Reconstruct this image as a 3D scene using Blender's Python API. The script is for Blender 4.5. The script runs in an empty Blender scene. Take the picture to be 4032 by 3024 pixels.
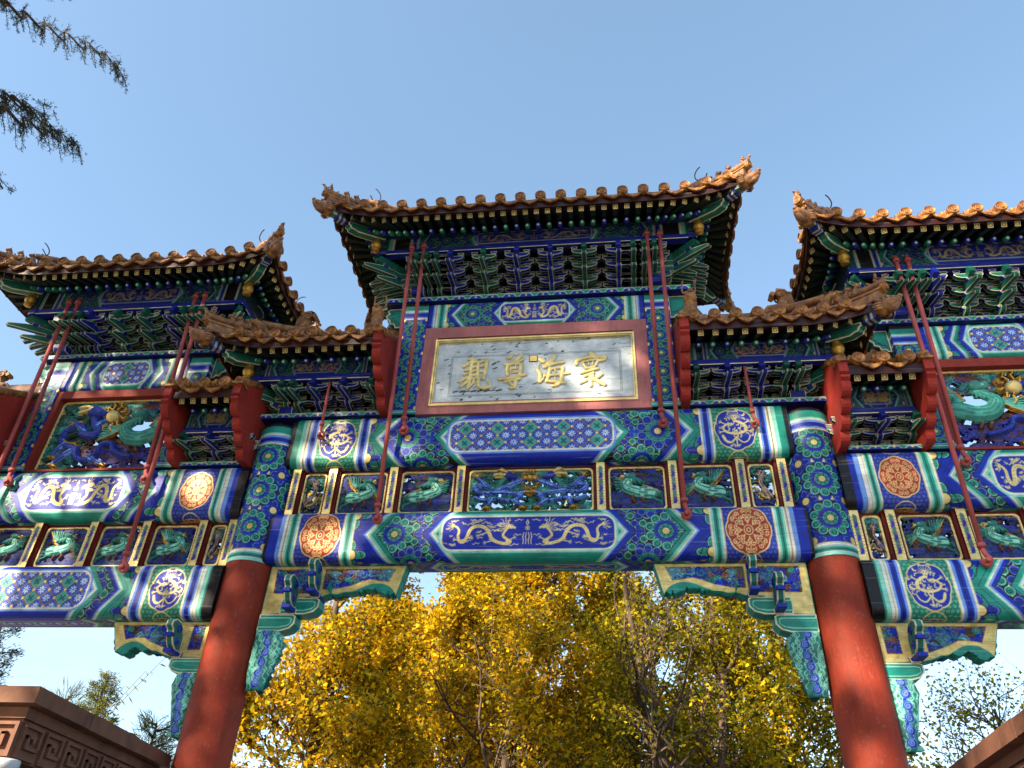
import bpy, math, random
import numpy as np
from mathutils import Vector, Matrix

random.seed(7)
rng = np.random.default_rng(7)
SC = bpy.context.scene
COL = SC.collection

# ------------------------------------------------------------------ camera
def make_camera():
    yaw, pitch, roll = math.radians(8.307), math.radians(35.705), math.radians(2.837)
    f = Vector((-math.sin(yaw) * math.cos(pitch), math.cos(yaw) * math.cos(pitch), math.sin(pitch)))
    r0 = Vector((math.cos(yaw), math.sin(yaw), 0.0))
    u0 = r0.cross(f)
    c, s = math.cos(roll), math.sin(roll)
    r = r0 * c + u0 * s
    u = u0 * c - r0 * s
    cd = bpy.data.cameras.new('camera')
    cd.sensor_width = 36.0
    cd.lens = 26.974
    cd.clip_start = 0.05
    cd.clip_end = 3000.0
    co = bpy.data.objects.new('camera', cd)
    COL.objects.link(co)
    m = Matrix(((r.x, u.x, -f.x, 0.821), (r.y, u.y, -f.y, -7.454), (r.z, u.z, -f.z, 1.6), (0, 0, 0, 1)))
    co.matrix_world = m
    SC.camera = co
make_camera()

# ------------------------------------------------------------------ light
SUN_AZ, SUN_EL = 36.0, 30.0                       # degrees left of straight behind the viewer, elevation
SUN_DIR = Vector((-math.sin(math.radians(SUN_AZ)) * math.cos(math.radians(SUN_EL)),
                  -math.cos(math.radians(SUN_AZ)) * math.cos(math.radians(SUN_EL)),
                  math.sin(math.radians(SUN_EL))))
def make_light():
    w = bpy.data.worlds.new('World')
    SC.world = w
    w.use_nodes = True
    nt = w.node_tree
    bg = nt.nodes['Background']
    sky = nt.nodes.new('ShaderNodeTexSky')
    sky.sky_type = 'NISHITA'
    sky.sun_disc = False
    sky.sun_elevation = math.radians(SUN_EL)
    sky.sun_rotation = math.radians(180.0 + SUN_AZ)
    sky.air_density = 1.0
    sky.dust_density = 1.2
    sky.ozone_density = 1.0
    # thin even veil over the clear sky, a few faint clouds low down
    tc = nt.nodes.new('ShaderNodeTexCoord')
    mp = nt.nodes.new('ShaderNodeMapping'); mp.inputs['Scale'].default_value = (1.0, 1.0, 3.2)
    no = nt.nodes.new('ShaderNodeTexNoise'); no.inputs['Scale'].default_value = 2.6; no.inputs['Detail'].default_value = 7
    nt.links.new(tc.outputs['Generated'], mp.inputs[0]); nt.links.new(mp.outputs[0], no.inputs['Vector'])
    cr = nt.nodes.new('ShaderNodeMapRange'); cr.inputs[1].default_value = .52; cr.inputs[2].default_value = .72; cr.inputs[3].default_value = 0; cr.inputs[4].default_value = .75
    nt.links.new(no.outputs['Fac'], cr.inputs[0])
    sx = nt.nodes.new('ShaderNodeSeparateXYZ'); nt.links.new(tc.outputs['Generated'], sx.inputs[0])
    hr = nt.nodes.new('ShaderNodeMapRange'); hr.inputs[1].default_value = .22; hr.inputs[2].default_value = .42; hr.inputs[3].default_value = 1; hr.inputs[4].default_value = 0
    nt.links.new(sx.outputs['Z'], hr.inputs[0])
    mm = nt.nodes.new('ShaderNodeMath'); mm.operation = 'MULTIPLY'; nt.links.new(cr.outputs[0], mm.inputs[0]); nt.links.new(hr.outputs[0], mm.inputs[1])
    v = nt.nodes.new('ShaderNodeMix'); v.data_type = 'RGBA'; v.inputs[0].default_value = .34
    nt.links.new(sky.outputs[0], v.inputs[6]); v.inputs[7].default_value = (.48, .90, 1.08, 1)
    k = nt.nodes.new('ShaderNodeMix'); k.data_type = 'RGBA'; nt.links.new(mm.outputs[0], k.inputs[0])
    nt.links.new(v.outputs[2], k.inputs[6]); k.inputs[7].default_value = (2.0, 2.1, 2.2, 1)
    nt.links.new(k.outputs[2], bg.inputs[0])
    bg.inputs[1].default_value = 0.10
    sd = bpy.data.lights.new('sun', 'SUN')
    sd.energy = 3.2
    sd.angle = math.radians(0.9)
    sd.color = (1.0, 0.82, 0.60)
    so = bpy.data.objects.new('sun', sd)
    COL.objects.link(so)
    so.rotation_euler = SUN_DIR.to_track_quat('Z', 'Y').to_euler()
    SC.view_settings.view_transform = 'Standard'
    SC.view_settings.look = 'None'
    SC.view_settings.gamma = 1.0
    SC.view_settings.exposure = 2.25
make_light()

# ------------------------------------------------------------------ palette (sRGB albedo, alpha = gilding)
def C(r, g, b, a=0.0): return (r, g, b, a)
BLUE = C(.0, .15, .66); LBLUE = C(.42, .60, .90); GREEN = C(.08, .55, .49); LGREEN = C(.52, .83, .75)
WHITE = C(.89, .90, .86); CREAM = C(.86, .84, .70); GOLD = C(.90, .82, .55, .35); DGOLD = C(.74, .58, .26, .7)
BLACK = C(.035, .04, .07); RED = C(.54, .205, .135); DRED = C(.40, .12, .10); MAROON = C(.21, .075, .07)
BROWN = C(.36, .22, .17); DGREEN = C(.10, .26, .24); DBLUE = C(.07, .10, .42); TEAL = C(.14, .47, .44)
PINKRED = C(.66, .33, .33); ORANGE = C(.70, .36, .18); SILVER = C(.66, .64, .60)

# ------------------------------------------------------------------ materials
def new_mat(name):
    m = bpy.data.materials.new(name)
    m.use_nodes = True
    return m, m.node_tree, m.node_tree.nodes['Principled BSDF']

def paint_material(name, grain=(1.2, 26, 26), rough=0.42, wear=0.24, bump=0.12, scale=9.0, dirt=0.28, spec=.28, fade=.38):
    m, nt, b = new_mat(name)
    N, L = nt.nodes, nt.links
    at = N.new('ShaderNodeAttribute'); at.attribute_name = 'Col'
    tc = N.new('ShaderNodeTexCoord')
    n1 = N.new('ShaderNodeTexNoise'); n1.inputs['Scale'].default_value = scale; n1.inputs['Detail'].default_value = 6
    L.new(tc.outputs['Object'], n1.inputs['Vector'])
    n2 = N.new('ShaderNodeTexNoise'); n2.inputs['Scale'].default_value = scale * 9; n2.inputs['Detail'].default_value = 4
    L.new(tc.outputs['Object'], n2.inputs['Vector'])
    # broad tone variation
    r1 = N.new('ShaderNodeMapRange'); r1.inputs[1].default_value = .3; r1.inputs[2].default_value = .7
    r1.inputs[3].default_value = 1 - wear; r1.inputs[4].default_value = 1 + wear * .7
    L.new(n1.outputs['Fac'], r1.inputs[0])
    oi = N.new('ShaderNodeObjectInfo'); ov = N.new('ShaderNodeMapRange'); ov.inputs[3].default_value = .88; ov.inputs[4].default_value = 1.08
    L.new(oi.outputs['Random'], ov.inputs[0])
    om = N.new('ShaderNodeMath'); om.operation = 'MULTIPLY'; L.new(r1.outputs[0], om.inputs[0]); L.new(ov.outputs[0], om.inputs[1])
    mul = N.new('ShaderNodeMix'); mul.data_type = 'RGBA'; mul.blend_type = 'MULTIPLY'; mul.inputs[0].default_value = 1
    L.new(at.outputs['Color'], mul.inputs[6]); L.new(om.outputs[0], mul.inputs[7])
    # dust in small specks
    r2 = N.new('ShaderNodeMapRange'); r2.inputs[1].default_value = .58; r2.inputs[2].default_value = .78
    r2.inputs[3].default_value = 0; r2.inputs[4].default_value = dirt
    L.new(n2.outputs['Fac'], r2.inputs[0])
    mx = N.new('ShaderNodeMix'); mx.data_type = 'RGBA'
    L.new(r2.outputs[0], mx.inputs[0]); L.new(mul.outputs[2], mx.inputs[6]); mx.inputs[7].default_value = (.17, .15, .13, 1)
    # fine cracks and faded streaks along the grain of the wood
    gm = N.new('ShaderNodeMapping'); gm.inputs['Scale'].default_value = grain; L.new(tc.outputs['Object'], gm.inputs[0])
    n3 = N.new('ShaderNodeTexNoise'); n3.inputs['Scale'].default_value = 1.6; n3.inputs['Detail'].default_value = 5; L.new(gm.outputs[0], n3.inputs['Vector'])
    cb = N.new('ShaderNodeMath'); cb.operation = 'COMPARE'; cb.inputs[1].default_value = .5; cb.inputs[2].default_value = .008; L.new(n3.outputs['Fac'], cb.inputs[0])
    ck = N.new('ShaderNodeMath'); ck.operation = 'MULTIPLY'; ck.inputs[1].default_value = .42; L.new(cb.outputs[0], ck.inputs[0])
    m3 = N.new('ShaderNodeMix'); m3.data_type = 'RGBA'; L.new(ck.outputs[0], m3.inputs[0]); L.new(mx.outputs[2], m3.inputs[6]); m3.inputs[7].default_value = (.03, .025, .03, 1)
    fr = N.new('ShaderNodeMapRange'); fr.inputs[1].default_value = .60; fr.inputs[2].default_value = .80; fr.inputs[3].default_value = 0; fr.inputs[4].default_value = fade; L.new(n3.outputs['Fac'], fr.inputs[0])
    m4 = N.new('ShaderNodeMix'); m4.data_type = 'RGBA'; L.new(fr.outputs[0], m4.inputs[0]); L.new(m3.outputs[2], m4.inputs[6]); m4.inputs[7].default_value = (.46, .47, .46, 1)
    L.new(m4.outputs[2], b.inputs['Base Color'])
    L.new(at.outputs['Alpha'], b.inputs['Metallic'])
    rr = N.new('ShaderNodeMapRange'); rr.inputs[3].default_value = rough - .1; rr.inputs[4].default_value = rough + .18
    L.new(n2.outputs['Fac'], rr.inputs[0]); L.new(rr.outputs[0], b.inputs['Roughness'])
    b.inputs['Specular IOR Level'].default_value = spec
    bp = N.new('ShaderNodeBump'); bp.inputs['Strength'].default_value = bump; bp.inputs['Distance'].default_value = .01
    L.new(n2.outputs['Fac'], bp.inputs['Height']); L.new(bp.outputs[0], b.inputs['Normal'])
    return m
M_PAINT = paint_material('temple_paint')
M_CARVE = paint_material('carved_wood_paint', rough=.5, wear=.3, bump=.3, scale=14, dirt=.5)
M_RED = paint_material('red_lacquer', rough=.58, spec=.16, wear=.26, bump=.16, scale=3.0, dirt=.4, grain=(22, 22, 1.1), fade=.05)

def noise_material(name, c1, c2, scale, rough=.8, bump=.3, c3=None, metal=0.0, stretch=(1, 1, 1), dist=.02, lo=.35, hi=.65):
    m, nt, b = new_mat(name)
    N, L = nt.nodes, nt.links
    tc = N.new('ShaderNodeTexCoord'); mp = N.new('ShaderNodeMapping'); mp.inputs['Scale'].default_value = stretch
    L.new(tc.outputs['Object'], mp.inputs[0])
    n1 = N.new('ShaderNodeTexNoise'); n1.inputs['Scale'].default_value = scale; n1.inputs['Detail'].default_value = 8
    n1.inputs['Roughness'].default_value = .65
    L.new(mp.outputs[0], n1.inputs['Vector'])
    cr = N.new('ShaderNodeValToRGB'); e = cr.color_ramp.elements
    e[0].position = lo; e[1].position = hi; e[0].color = (*c1, 1); e[1].color = (*c2, 1)
    if c3:
        x = cr.color_ramp.elements.new((lo + hi) / 2); x.color = (*c3, 1)
    L.new(n1.outputs['Fac'], cr.inputs[0]); L.new(cr.outputs[0], b.inputs['Base Color'])
    b.inputs['Roughness'].default_value = rough; b.inputs['Metallic'].default_value = metal; b.inputs['Specular IOR Level'].default_value = .35
    bp = N.new('ShaderNodeBump'); bp.inputs['Strength'].default_value = bump; bp.inputs['Distance'].default_value = dist
    L.new(n1.outputs['Fac'], bp.inputs['Height']); L.new(bp.outputs[0], b.inputs['Normal'])
    return m
M_TILE = noise_material('amber_glazed_tile', (.06, .028, .012), (.50, .25, .04), 16.0, rough=.46, bump=.14, c3=(.24, .09, .026))
M_RIDGE = noise_material('worn_glazed_ridge', (.15, .07, .03), (.42, .21, .05), 12.0, rough=.52, bump=.25, c3=(.24, .11, .05))
M_BARK = noise_material('bark', (.03, .022, .016), (.16, .11, .075), 6.0, rough=.9, bump=.9, stretch=(3, 3, .6), dist=.03)
M_WALL = noise_material('brown_red_wall_paint', (.07, .032, .021), (.21, .09, .052), 4.5, rough=.7, bump=.3, c3=(.15, .064, .038), lo=.25, hi=.7)
M_GROUND = noise_material('grey_stone_paving', (.17, .155, .13), (.30, .27, .23), 1.2, rough=.85, bump=.2)
M_IRON = noise_material('dark_iron', (.02, .016, .014), (.07, .05, .04), 20, rough=.6, bump=.2)

def leaf_material(name, trans=.45, rough=.6):
    m, nt, b = new_mat(name)
    N, L = nt.nodes, nt.links
    at = N.new('ShaderNodeAttribute'); at.attribute_name = 'Col'
    L.new(at.outputs['Color'], b.inputs['Base Color'])
    b.inputs['Roughness'].default_value = rough
    b.inputs['Specular IOR Level'].default_value = .2
    tr = N.new('ShaderNodeBsdfTranslucent'); L.new(at.outputs['Color'], tr.inputs[0])
    ms = N.new('ShaderNodeMixShader'); ms.inputs[0].default_value = trans
    L.new(b.outputs[0], ms.inputs[1]); L.new(tr.outputs[0], ms.inputs[2])
    L.new(ms.outputs[0], N['Material Output'].inputs[0])
    return m
M_LEAF = leaf_material('ginkgo_leaf', .5)
M_NEEDLE = leaf_material('conifer_needles', .15, .7)

# ------------------------------------------------------------------ object helpers
def tag(o, label=None, cat=None, group=None, kind=None):
    if label: o['label'] = label
    if cat: o['category'] = cat
    if group: o['group'] = group
    if kind: o['kind'] = kind
    return o
def empty(name, loc, label, cat, group=None):
    o = bpy.data.objects.new(name, None)
    o.empty_display_size = .3
    COL.objects.link(o); o.location = loc
    return tag(o, label, cat, group)
def link(name, me, parent=None, mat=None, label=None, M=None):
    if mat is not None and len(me.materials) == 0: me.materials.append(mat)
    o = bpy.data.objects.new(name, me)
    COL.objects.link(o)
    if parent is not None: o.parent = parent
    if M is not None: o.matrix_basis = M
    if label: o['label'] = label
    return o

class MB:
    """collects coloured faces of one part, builds one mesh"""
    def __init__(s): s.v = []; s.f = []; s.c = []; s.n = 0; s.sm = []
    def add(s, vs, fs, col, smooth=False):
        o = s.n
        s.v.extend([tuple(x) for x in vs]); s.n += len(vs)
        multi = isinstance(col, list)
        for i, f in enumerate(fs):
            s.f.append(tuple(o + k for k in f)); s.c.append(col[i] if multi else col); s.sm.append(smooth)
    def merge(s, o, M=None):
        vs = o.v if M is None else [tuple(M @ Vector(x)) for x in o.v]
        s.add(vs, [], None); off = s.n - len(vs)
        s.f.extend([tuple(off + k for k in f) for f in o.f]); s.c.extend(o.c); s.sm.extend(o.sm)
    def box(s, x0, x1, y0, y1, z0, z1, col, M=None):
        vs = [(x, y, z) for z in (z0, z1) for y in (y0, y1) for x in (x0, x1)]
        if M is not None: vs = [tuple(M @ Vector(v)) for v in vs]
        s.add(vs, [(0, 2, 3, 1), (4, 5, 7, 6), (0, 1, 5, 4), (2, 6, 7, 3), (0, 4, 6, 2), (1, 3, 7, 5)], col)
    def prism(s, poly, ax, a0, a1, col, edge=None, bw=.01, M=None):
        """polygon (p,q) extruded along ax from a0 to a1; ax 'x': (y,z), 'y': (x,z), 'z': (x,y); optional painted border"""
        n = len(poly)
        A = sum(poly[i][0] * poly[(i + 1) % n][1] - poly[(i + 1) % n][0] * poly[i][1] for i in range(n))
        if A < 0: poly = poly[::-1]
        def mk(p, a):
            v = (a, p[0], p[1]) if ax == 'x' else (p[0], a, p[1]) if ax == 'y' else (p[0], p[1], a)
            return tuple(M @ Vector(v)) if M is not None else v
        if edge is None:
            vs = [mk(p, a0) for p in poly] + [mk(p, a1) for p in poly]
            fs = [tuple(range(n)), tuple(range(2 * n - 1, n - 1, -1))] + [(i, i + n, (i + 1) % n + n, (i + 1) % n) for i in range(n)]
            s.add(vs, fs, col); return
        ins = []
        for i in range(n):
            p0, p1, p2 = poly[i - 1], poly[i], poly[(i + 1) % n]
            d1 = np.array(p1) - np.array(p0); d2 = np.array(p2) - np.array(p1)
            d1 = d1 / (np.hypot(*d1) + 1e-9); d2 = d2 / (np.hypot(*d2) + 1e-9)
            n1 = np.array((-d1[1], d1[0])); n2 = np.array((-d2[1], d2[0]))
            b = n1 + n2; k = bw / max(.45, (1 + n1 @ n2) / 1.0) 
            ins.append(tuple(np.array(p1) + b * k))
        sg = 1 if a1 > a0 else -1
        w = min(bw, abs(a1 - a0) * .22) * sg
        rings = [[mk(p, a0) for p in ins], [mk(p, a0) for p in poly], [mk(p, a0 + w) for p in poly],
                 [mk(p, a1 - w) for p in poly], [mk(p, a1) for p in poly], [mk(p, a1) for p in ins]]
        vs = [v for r in rings for v in r]; fs = []; cs = []
        fs.append(tuple(range(n))); cs.append(col)
        for k, cc in enumerate((edge, edge, col, edge, edge)):
            for i in range(n):
                j = (i + 1) % n
                fs.append((k * n + i, (k + 1) * n + i, (k + 1) * n + j, k * n + j)); cs.append(cc)
        fs.append(tuple(range(6 * n - 1, 5 * n - 1, -1))); cs.append(col)
        s.add(vs, fs, cs)
    def tube(s, pts, rad, col, seg=8, cap=True, smooth=True):
        pts = [Vector(p) for p in pts]
        if not isinstance(rad, (list, tuple)): rad = [rad] * len(pts)
        vs = []; fs = []
        prev = None
        for i, p in enumerate(pts):
            t = (pts[min(i + 1, len(pts) - 1)] - pts[max(i - 1, 0)]).normalized()
            a = prev if prev is not None else (Vector((0, 0, 1)) if abs(t.z) < .9 else Vector((1, 0, 0)))
            x = (a - t * a.dot(t)).normalized(); prev = x
            y = t.cross(x)
            for k in range(seg):
                an = 2 * math.pi * k / seg
                vs.append(tuple(p + (x * math.cos(an) + y * math.sin(an)) * rad[i]))
        for i in range(len(pts) - 1):
            for k in range(seg):
                j = (k + 1) % seg
                fs.append((i * seg + k, i * seg + j, (i + 1) * seg + j, (i + 1) * seg + k))
        s.add(vs, fs, col, smooth)
        if cap:
            o = s.n - len(vs)
            for base, fl in ((o, True), (o + (len(pts) - 1) * seg, False)):
                f = tuple(range(base, base + seg))
                s.f.append(f[::-1] if fl else f); s.c.append(col); s.sm.append(False)
    def ball(s, c, r, col, nu=12, nv=8, M=None):
        if not isinstance(r, (list, tuple)): r = (r, r, r)
        vs = []; fs = []
        for j in range(nv + 1):
            th = math.pi * j / nv
            for i in range(nu):
                ph = 2 * math.pi * i / nu
                v = Vector((r[0] * math.sin(th) * math.cos(ph), r[1] * math.sin(th) * math.sin(ph), r[2] * math.cos(th)))
                if M is not None: v = M @ v
                vs.append((c[0] + v.x, c[1] + v.y, c[2] + v.z))
        for j in range(nv):
            for i in range(nu):
                k = (i + 1) % nu
                fs.append((j * nu + i, (j + 1) * nu + i, (j + 1) * nu + k, j * nu + k))
        s.add(vs, fs, col, True)
    def lathe(s, prof, c, axis, col, seg=16):
        """profile (r, t) turned about axis through c"""
        ax = Vector(axis).normalized(); a = Vector((0, 0, 1)) if abs(ax.z) < .9 else Vector((1, 0, 0))
        x = (a - ax * a.dot(ax)).normalized(); y = ax.cross(x); c = Vector(c)
        vs = []; fs = []
        for (r, t) in prof:
            for k in range(seg):
                an = 2 * math.pi * k / seg
                vs.append(tuple(c + ax * t + (x * math.cos(an) + y * math.sin(an)) * r))
        for i in range(len(prof) - 1):
            for k in range(seg):
                j = (k + 1) % seg
                fs.append((i * seg + k, i * seg + j, (i + 1) * seg + j, (i + 1) * seg + k))
        s.add(vs, fs, col, True)
    def mesh(s, name):
        me = bpy.data.meshes.new(name)
        me.from_pydata(s.v, [], s.f)
        me.polygons.foreach_set('use_smooth', s.sm)
        ca = me.color_attributes.new('Col', 'BYTE_COLOR', 'CORNER')
        arr = np.repeat(np.array([c if c is not None else BLUE for c in s.c], np.float32), [len(f) for f in s.f], axis=0)
        ca.data.foreach_set('color_srgb', arr.ravel())
        me.update()
        return me
    def build(s, name, mat, parent=None, label=None, M=None):
        return link(name, s.mesh(name), parent, mat, label, M)

def grid_mesh(name, P, colr, keep=None, mat=None, extra=None):
    """P (nv,nu,3), colr (nv,nu,4) -> mesh of quads with a painted colour at each vertex; extra: list of ngons by grid index"""
    nv, nu = P.shape[:2]
    idx = np.arange(nv * nu).reshape(nv, nu)
    q = np.stack([idx[:-1, :-1], idx[:-1, 1:], idx[1:, 1:], idx[1:, :-1]], -1).reshape(-1, 4)
    if keep is not None:
        k = (keep[:-1, :-1] & keep[:-1, 1:] & keep[1:, 1:] & keep[1:, :-1]).ravel()
        q = q[k]
    used = np.zeros(nv * nu, bool); used[q.ravel()] = True
    remap = np.cumsum(used) - 1
    V = P.reshape(-1, 3)[used]; cc = colr.reshape(-1, 4)[used]; q = remap[q]
    me = bpy.data.meshes.new(name)
    ex = [[int(remap[i]) for i in e] for e in (extra or [])]
    nl = q.size + sum(len(e) for e in ex)
    me.vertices.add(len(V)); me.vertices.foreach_set('co', V.astype(np.float32).ravel())
    me.loops.add(nl); me.polygons.add(len(q) + len(ex))
    loops = np.concatenate([q.ravel()] + [np.array(e) for e in ex]).astype(np.int32)
    me.loops.foreach_set('vertex_index', loops)
    st = np.concatenate([np.arange(len(q)) * 4, q.size + np.cumsum([0] + [len(e) for e in ex])[:-1]]).astype(np.int32)
    me.polygons.foreach_set('loop_start', st)
    me.polygons.foreach_set('use_smooth', np.concatenate([np.ones(len(q), bool), np.zeros(len(ex), bool)]))
    me.update(calc_edges=True); me.validate()
    ca = me.color_attributes.new('Col', 'BYTE_COLOR', 'POINT')
    ca.data.foreach_set('color_srgb', np.clip(cc, 0, 1).astype(np.float32).ravel())
    if mat: me.materials.append(mat)
    return me

def quads_mesh(name, V, F, cols, mat):
    """V (n,3), F (m,4), cols (m,4) per face"""
    me = bpy.data.meshes.new(name)
    m = len(F)
    me.vertices.add(len(V)); me.vertices.foreach_set('co', V.astype(np.float32).ravel())
    me.loops.add(m * 4); me.polygons.add(m)
    me.loops.foreach_set('vertex_index', F.astype(np.int32).ravel())
    me.polygons.foreach_set('loop_start', np.arange(m, dtype=np.int32) * 4)
    me.update(calc_edges=True)
    ca = me.color_attributes.new('Col', 'BYTE_COLOR', 'CORNER')
    ca.data.foreach_set('color_srgb', np.repeat(cols, 4, axis=0).astype(np.float32).ravel())
    me.materials.append(mat)
    return me
# ------------------------------------------------------------------ painted surfaces: a colour + relief field computed on a fine grid
class Cv:
    def __init__(s, u0, u1, v0, v1, res, col=BLUE):
        s.nu = max(3, int(round((u1 - u0) / res)) + 1); s.nv = max(3, int(round((v1 - v0) / res)) + 1)
        s.u = np.linspace(u0, u1, s.nu); s.v = np.linspace(v0, v1, s.nv)
        s.res = res
        s.U, s.V = np.meshgrid(s.u, s.v)
        s.c = np.zeros((s.nv, s.nu, 4)); s.c[:] = col
        s.h = np.zeros((s.nv, s.nu)); s.m = np.ones((s.nv, s.nu), bool)
    def win(s, x0, x1, y0, y1):
        i0, i1 = np.searchsorted(s.u, [x0, x1]); j0, j1 = np.searchsorted(s.v, [y0, y1])
        return slice(max(j0 - 1, 0), min(j1 + 1, s.nv)), slice(max(i0 - 1, 0), min(i1 + 1, s.nu))
    def fill(s, sd, col, w=None, h=None, cut=None):
        """paint where signed distance sd (array over window w) is negative"""
        w = w or (slice(None), slice(None))
        a = np.clip(.5 - sd / s.res, 0, 1)[..., None]
        col = np.asarray(col, float)
        s.c[w] = s.c[w] * (1 - a) + col * a
        if h is not None: s.h[w] = np.where(a[..., 0] > .5, h, s.h[w])
        if cut is not None: s.m[w] = np.where(a[..., 0] > .5, cut, s.m[w])
    def disc(s, x, y, r, col, **k):
        w = s.win(x - r, x + r, y - r, y + r)
        s.fill(np.hypot(s.U[w] - x, s.V[w] - y) - r, col, w, **k)
    def ring(s, x, y, r, t, col):
        w = s.win(x - r - t, x + r + t, y - r - t, y + r + t)
        s.fill(abs(np.hypot(s.U[w] - x, s.V[w] - y) - r) - t, col, w)
    def rect(s, x0, x1, y0, y1, col, r=0.0, **k):
        w = s.win(x0, x1, y0, y1)
        s.fill(s.rr(w, x0, x1, y0, y1, r), col, w, **k)
    def rr(s, w, x0, x1, y0, y1, r=0.0):
        dx = abs(s.U[w] - (x0 + x1) / 2) - (x1 - x0) / 2 + r; dy = abs(s.V[w] - (y0 + y1) / 2) - (y1 - y0) / 2 + r
        return np.hypot(np.maximum(dx, 0), np.maximum(dy, 0)) + np.minimum(np.maximum(dx, dy), 0) - r
    def poly(s, pts, col, **k):
        P = np.array(pts, float); m = s.res * 2
        w = s.win(P[:, 0].min() - m, P[:, 0].max() + m, P[:, 1].min() - m, P[:, 1].max() + m)
        s.fill(poly_sd(s.U[w], s.V[w], P), col, w, **k)
    def stroke(s, pts, r0, col, r1=None, relief=None, scale=None):
        P = np.array(pts, float); n = len(P) - 1
        r1 = r0 if r1 is None else r1
        for i in range(n):
            ra = r0 + (r1 - r0) * i / n; rb = r0 + (r1 - r0) * (i + 1) / n
            a, b = P[i], P[i + 1]; m = max(ra, rb) + s.res
            w = s.win(min(a[0], b[0]) - m, max(a[0], b[0]) + m, min(a[1], b[1]) - m, max(a[1], b[1]) + m)
            x, y = s.U[w] - a[0], s.V[w] - a[1]; d = b - a; L = d @ d + 1e-12
            t = np.clip((x * d[0] + y * d[1]) / L, 0, 1)
            dist = np.hypot(x - t * d[0], y - t * d[1]); rad = ra + (rb - ra) * t
            if relief is None: s.fill(dist - rad, col, w)
            else:
                hh = relief[0] + relief[1] * np.sqrt(np.clip(1 - (dist / np.maximum(rad, 1e-6)) ** 2, 0, 1))
                ins = (dist < rad) & (hh >= s.h[w] - 1e-6)
                s.h[w] = np.where(ins, hh, s.h[w]); s.m[w] |= dist < rad
                k = np.asarray(col, float)
                if scale is not None:
                    al = (i + t) ; cr = (x * -d[1] + y * d[0]) / math.sqrt(L) / np.maximum(rad, 1e-6)
                    f = np.abs(((al * math.sqrt(L) / scale[0] + .5 * (np.floor(cr * 2.2) % 2)) % 1) - .5) * 2
                    cc = np.where((f > .72)[..., None] | ((np.abs(cr * 2.2 - np.round(cr * 2.2)) < .13)[..., None]), np.asarray(scale[1]), k)
                else: cc = np.broadcast_to(k, s.c[w].shape)
                s.c[w] = np.where(ins[..., None], cc, s.c[w])
    def mirror(s):
        """pattern for +-u from the half u >= 0"""
        return np.concatenate([-s.u[:0:-1], s.u]), np.concatenate([s.c[:, :0:-1], s.c], 1)

def poly_sd(U, V, P):
    ins = np.zeros(U.shape, bool); d = np.full(U.shape, 1e9)
    for i in range(len(P)):
        (x0, y0), (x1, y1) = P[i], P[(i + 1) % len(P)]
        ex, ey = x1 - x0, y1 - y0; L = ex * ex + ey * ey + 1e-12
        t = np.clip(((U - x0) * ex + (V - y0) * ey) / L, 0, 1)
        d = np.minimum(d, np.hypot(U - x0 - t * ex, V - y0 - t * ey))
        if y0 != y1:
            ins ^= ((y0 > V) != (y1 > V)) & (U < (x1 - x0) * (V - y0) / (y1 - y0) + x0)
    return np.where(ins, -d, d)

def smooth(pts, n=8):
    P = [np.array(p, float) for p in pts]; P = [2 * P[0] - P[1]] + P + [2 * P[-1] - P[-2]]; out = []
    for i in range(1, len(P) - 2):
        for k in range(n):
            t = k / n; a, b, c, d = P[i - 1:i + 3]
            out.append(.5 * (2 * b + (c - a) * t + (2 * a - 5 * b + 4 * c - d) * t * t + (3 * b - a - 3 * c + d) * t ** 3))
    out.append(P[-2]); return [tuple(p) for p in out]
def spiral(x, y, r, a0=0.0, turns=1.4, d=1, n=18, k=1.0):
    return [(x + r * (1 - .85 * t) * math.cos(a0 + d * t * turns * 2 * math.pi), y + k * r * (1 - .85 * t) * math.sin(a0 + d * t * turns * 2 * math.pi)) for t in [i / n for i in range(n + 1)]]
def flip(pts, x=0.0): return [(2 * x - p[0], p[1]) for p in pts]

# ------------------------------------------------------------------ hexi-style pattern elements
def rosette(cv, x, y, R, ca, cb, n=10, sq=1.0):
    """whorl flower: gold eye, two rings of petals, an outer ring of curled petals"""
    la, lb = (LGREEN, LBLUE) if ca is GREEN else (LBLUE, LGREEN)
    w = cv.win(x - R, x + R, y - R, y + R)
    X, Y = cv.U[w] - x, (cv.V[w] - y) / sq
    r = np.hypot(X, Y); th = np.arctan2(Y, X)
    cv.fill(r - R * .98, BLACK, w)
    # outer curled petals
    f = (th * n / (2 * math.pi)) % 1 - .5; ph = f * 2 * math.pi / n
    lx, ly = r * np.cos(ph) - .77 * R, r * np.sin(ph)
    dd = np.hypot(lx, ly)
    cv.fill(dd - .225 * R, la, w); cv.fill(dd - .185 * R, ca, w)
    cv.fill(np.maximum(abs(np.hypot(lx - .02 * R, ly - .03 * R) - .10 * R) - .016 * R, -(lx + .06 * R)), BLACK, w)
    # rings
    for (r0, r1, col, lc, m) in ((.34, .56, cb, lb, 8), (.18, .35, ca, la, 8)):
        f = np.abs(((th * m / (2 * math.pi) + (.5 if r0 > .3 else 0)) % 1) - .5)
        edge = r1 * R * (1.04 - .16 * (1 - np.minimum(f * 2.2, 1)) ** 2) if False else r1 * R * (.90 + .14 * np.sqrt(np.clip(1 - (2 * (.5 - f) - 0) ** 2, 0, 1)))
        cv.fill(r - edge - .02 * R, BLACK, w); cv.fill(r - edge, lc, w); cv.fill(r - edge + .022 * R, col, w)
        dl = (f) * 2 * math.pi / m * r
        cv.fill(np.maximum(dl - .014 * R, r - edge), BLACK, w)
    cv.fill(r - .185 * R, BLACK, w); cv.fill(r - .165 * R, GOLD, w)
    cv.fill(abs(r - .08 * R) - .012 * R, DGOLD, w)

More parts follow.
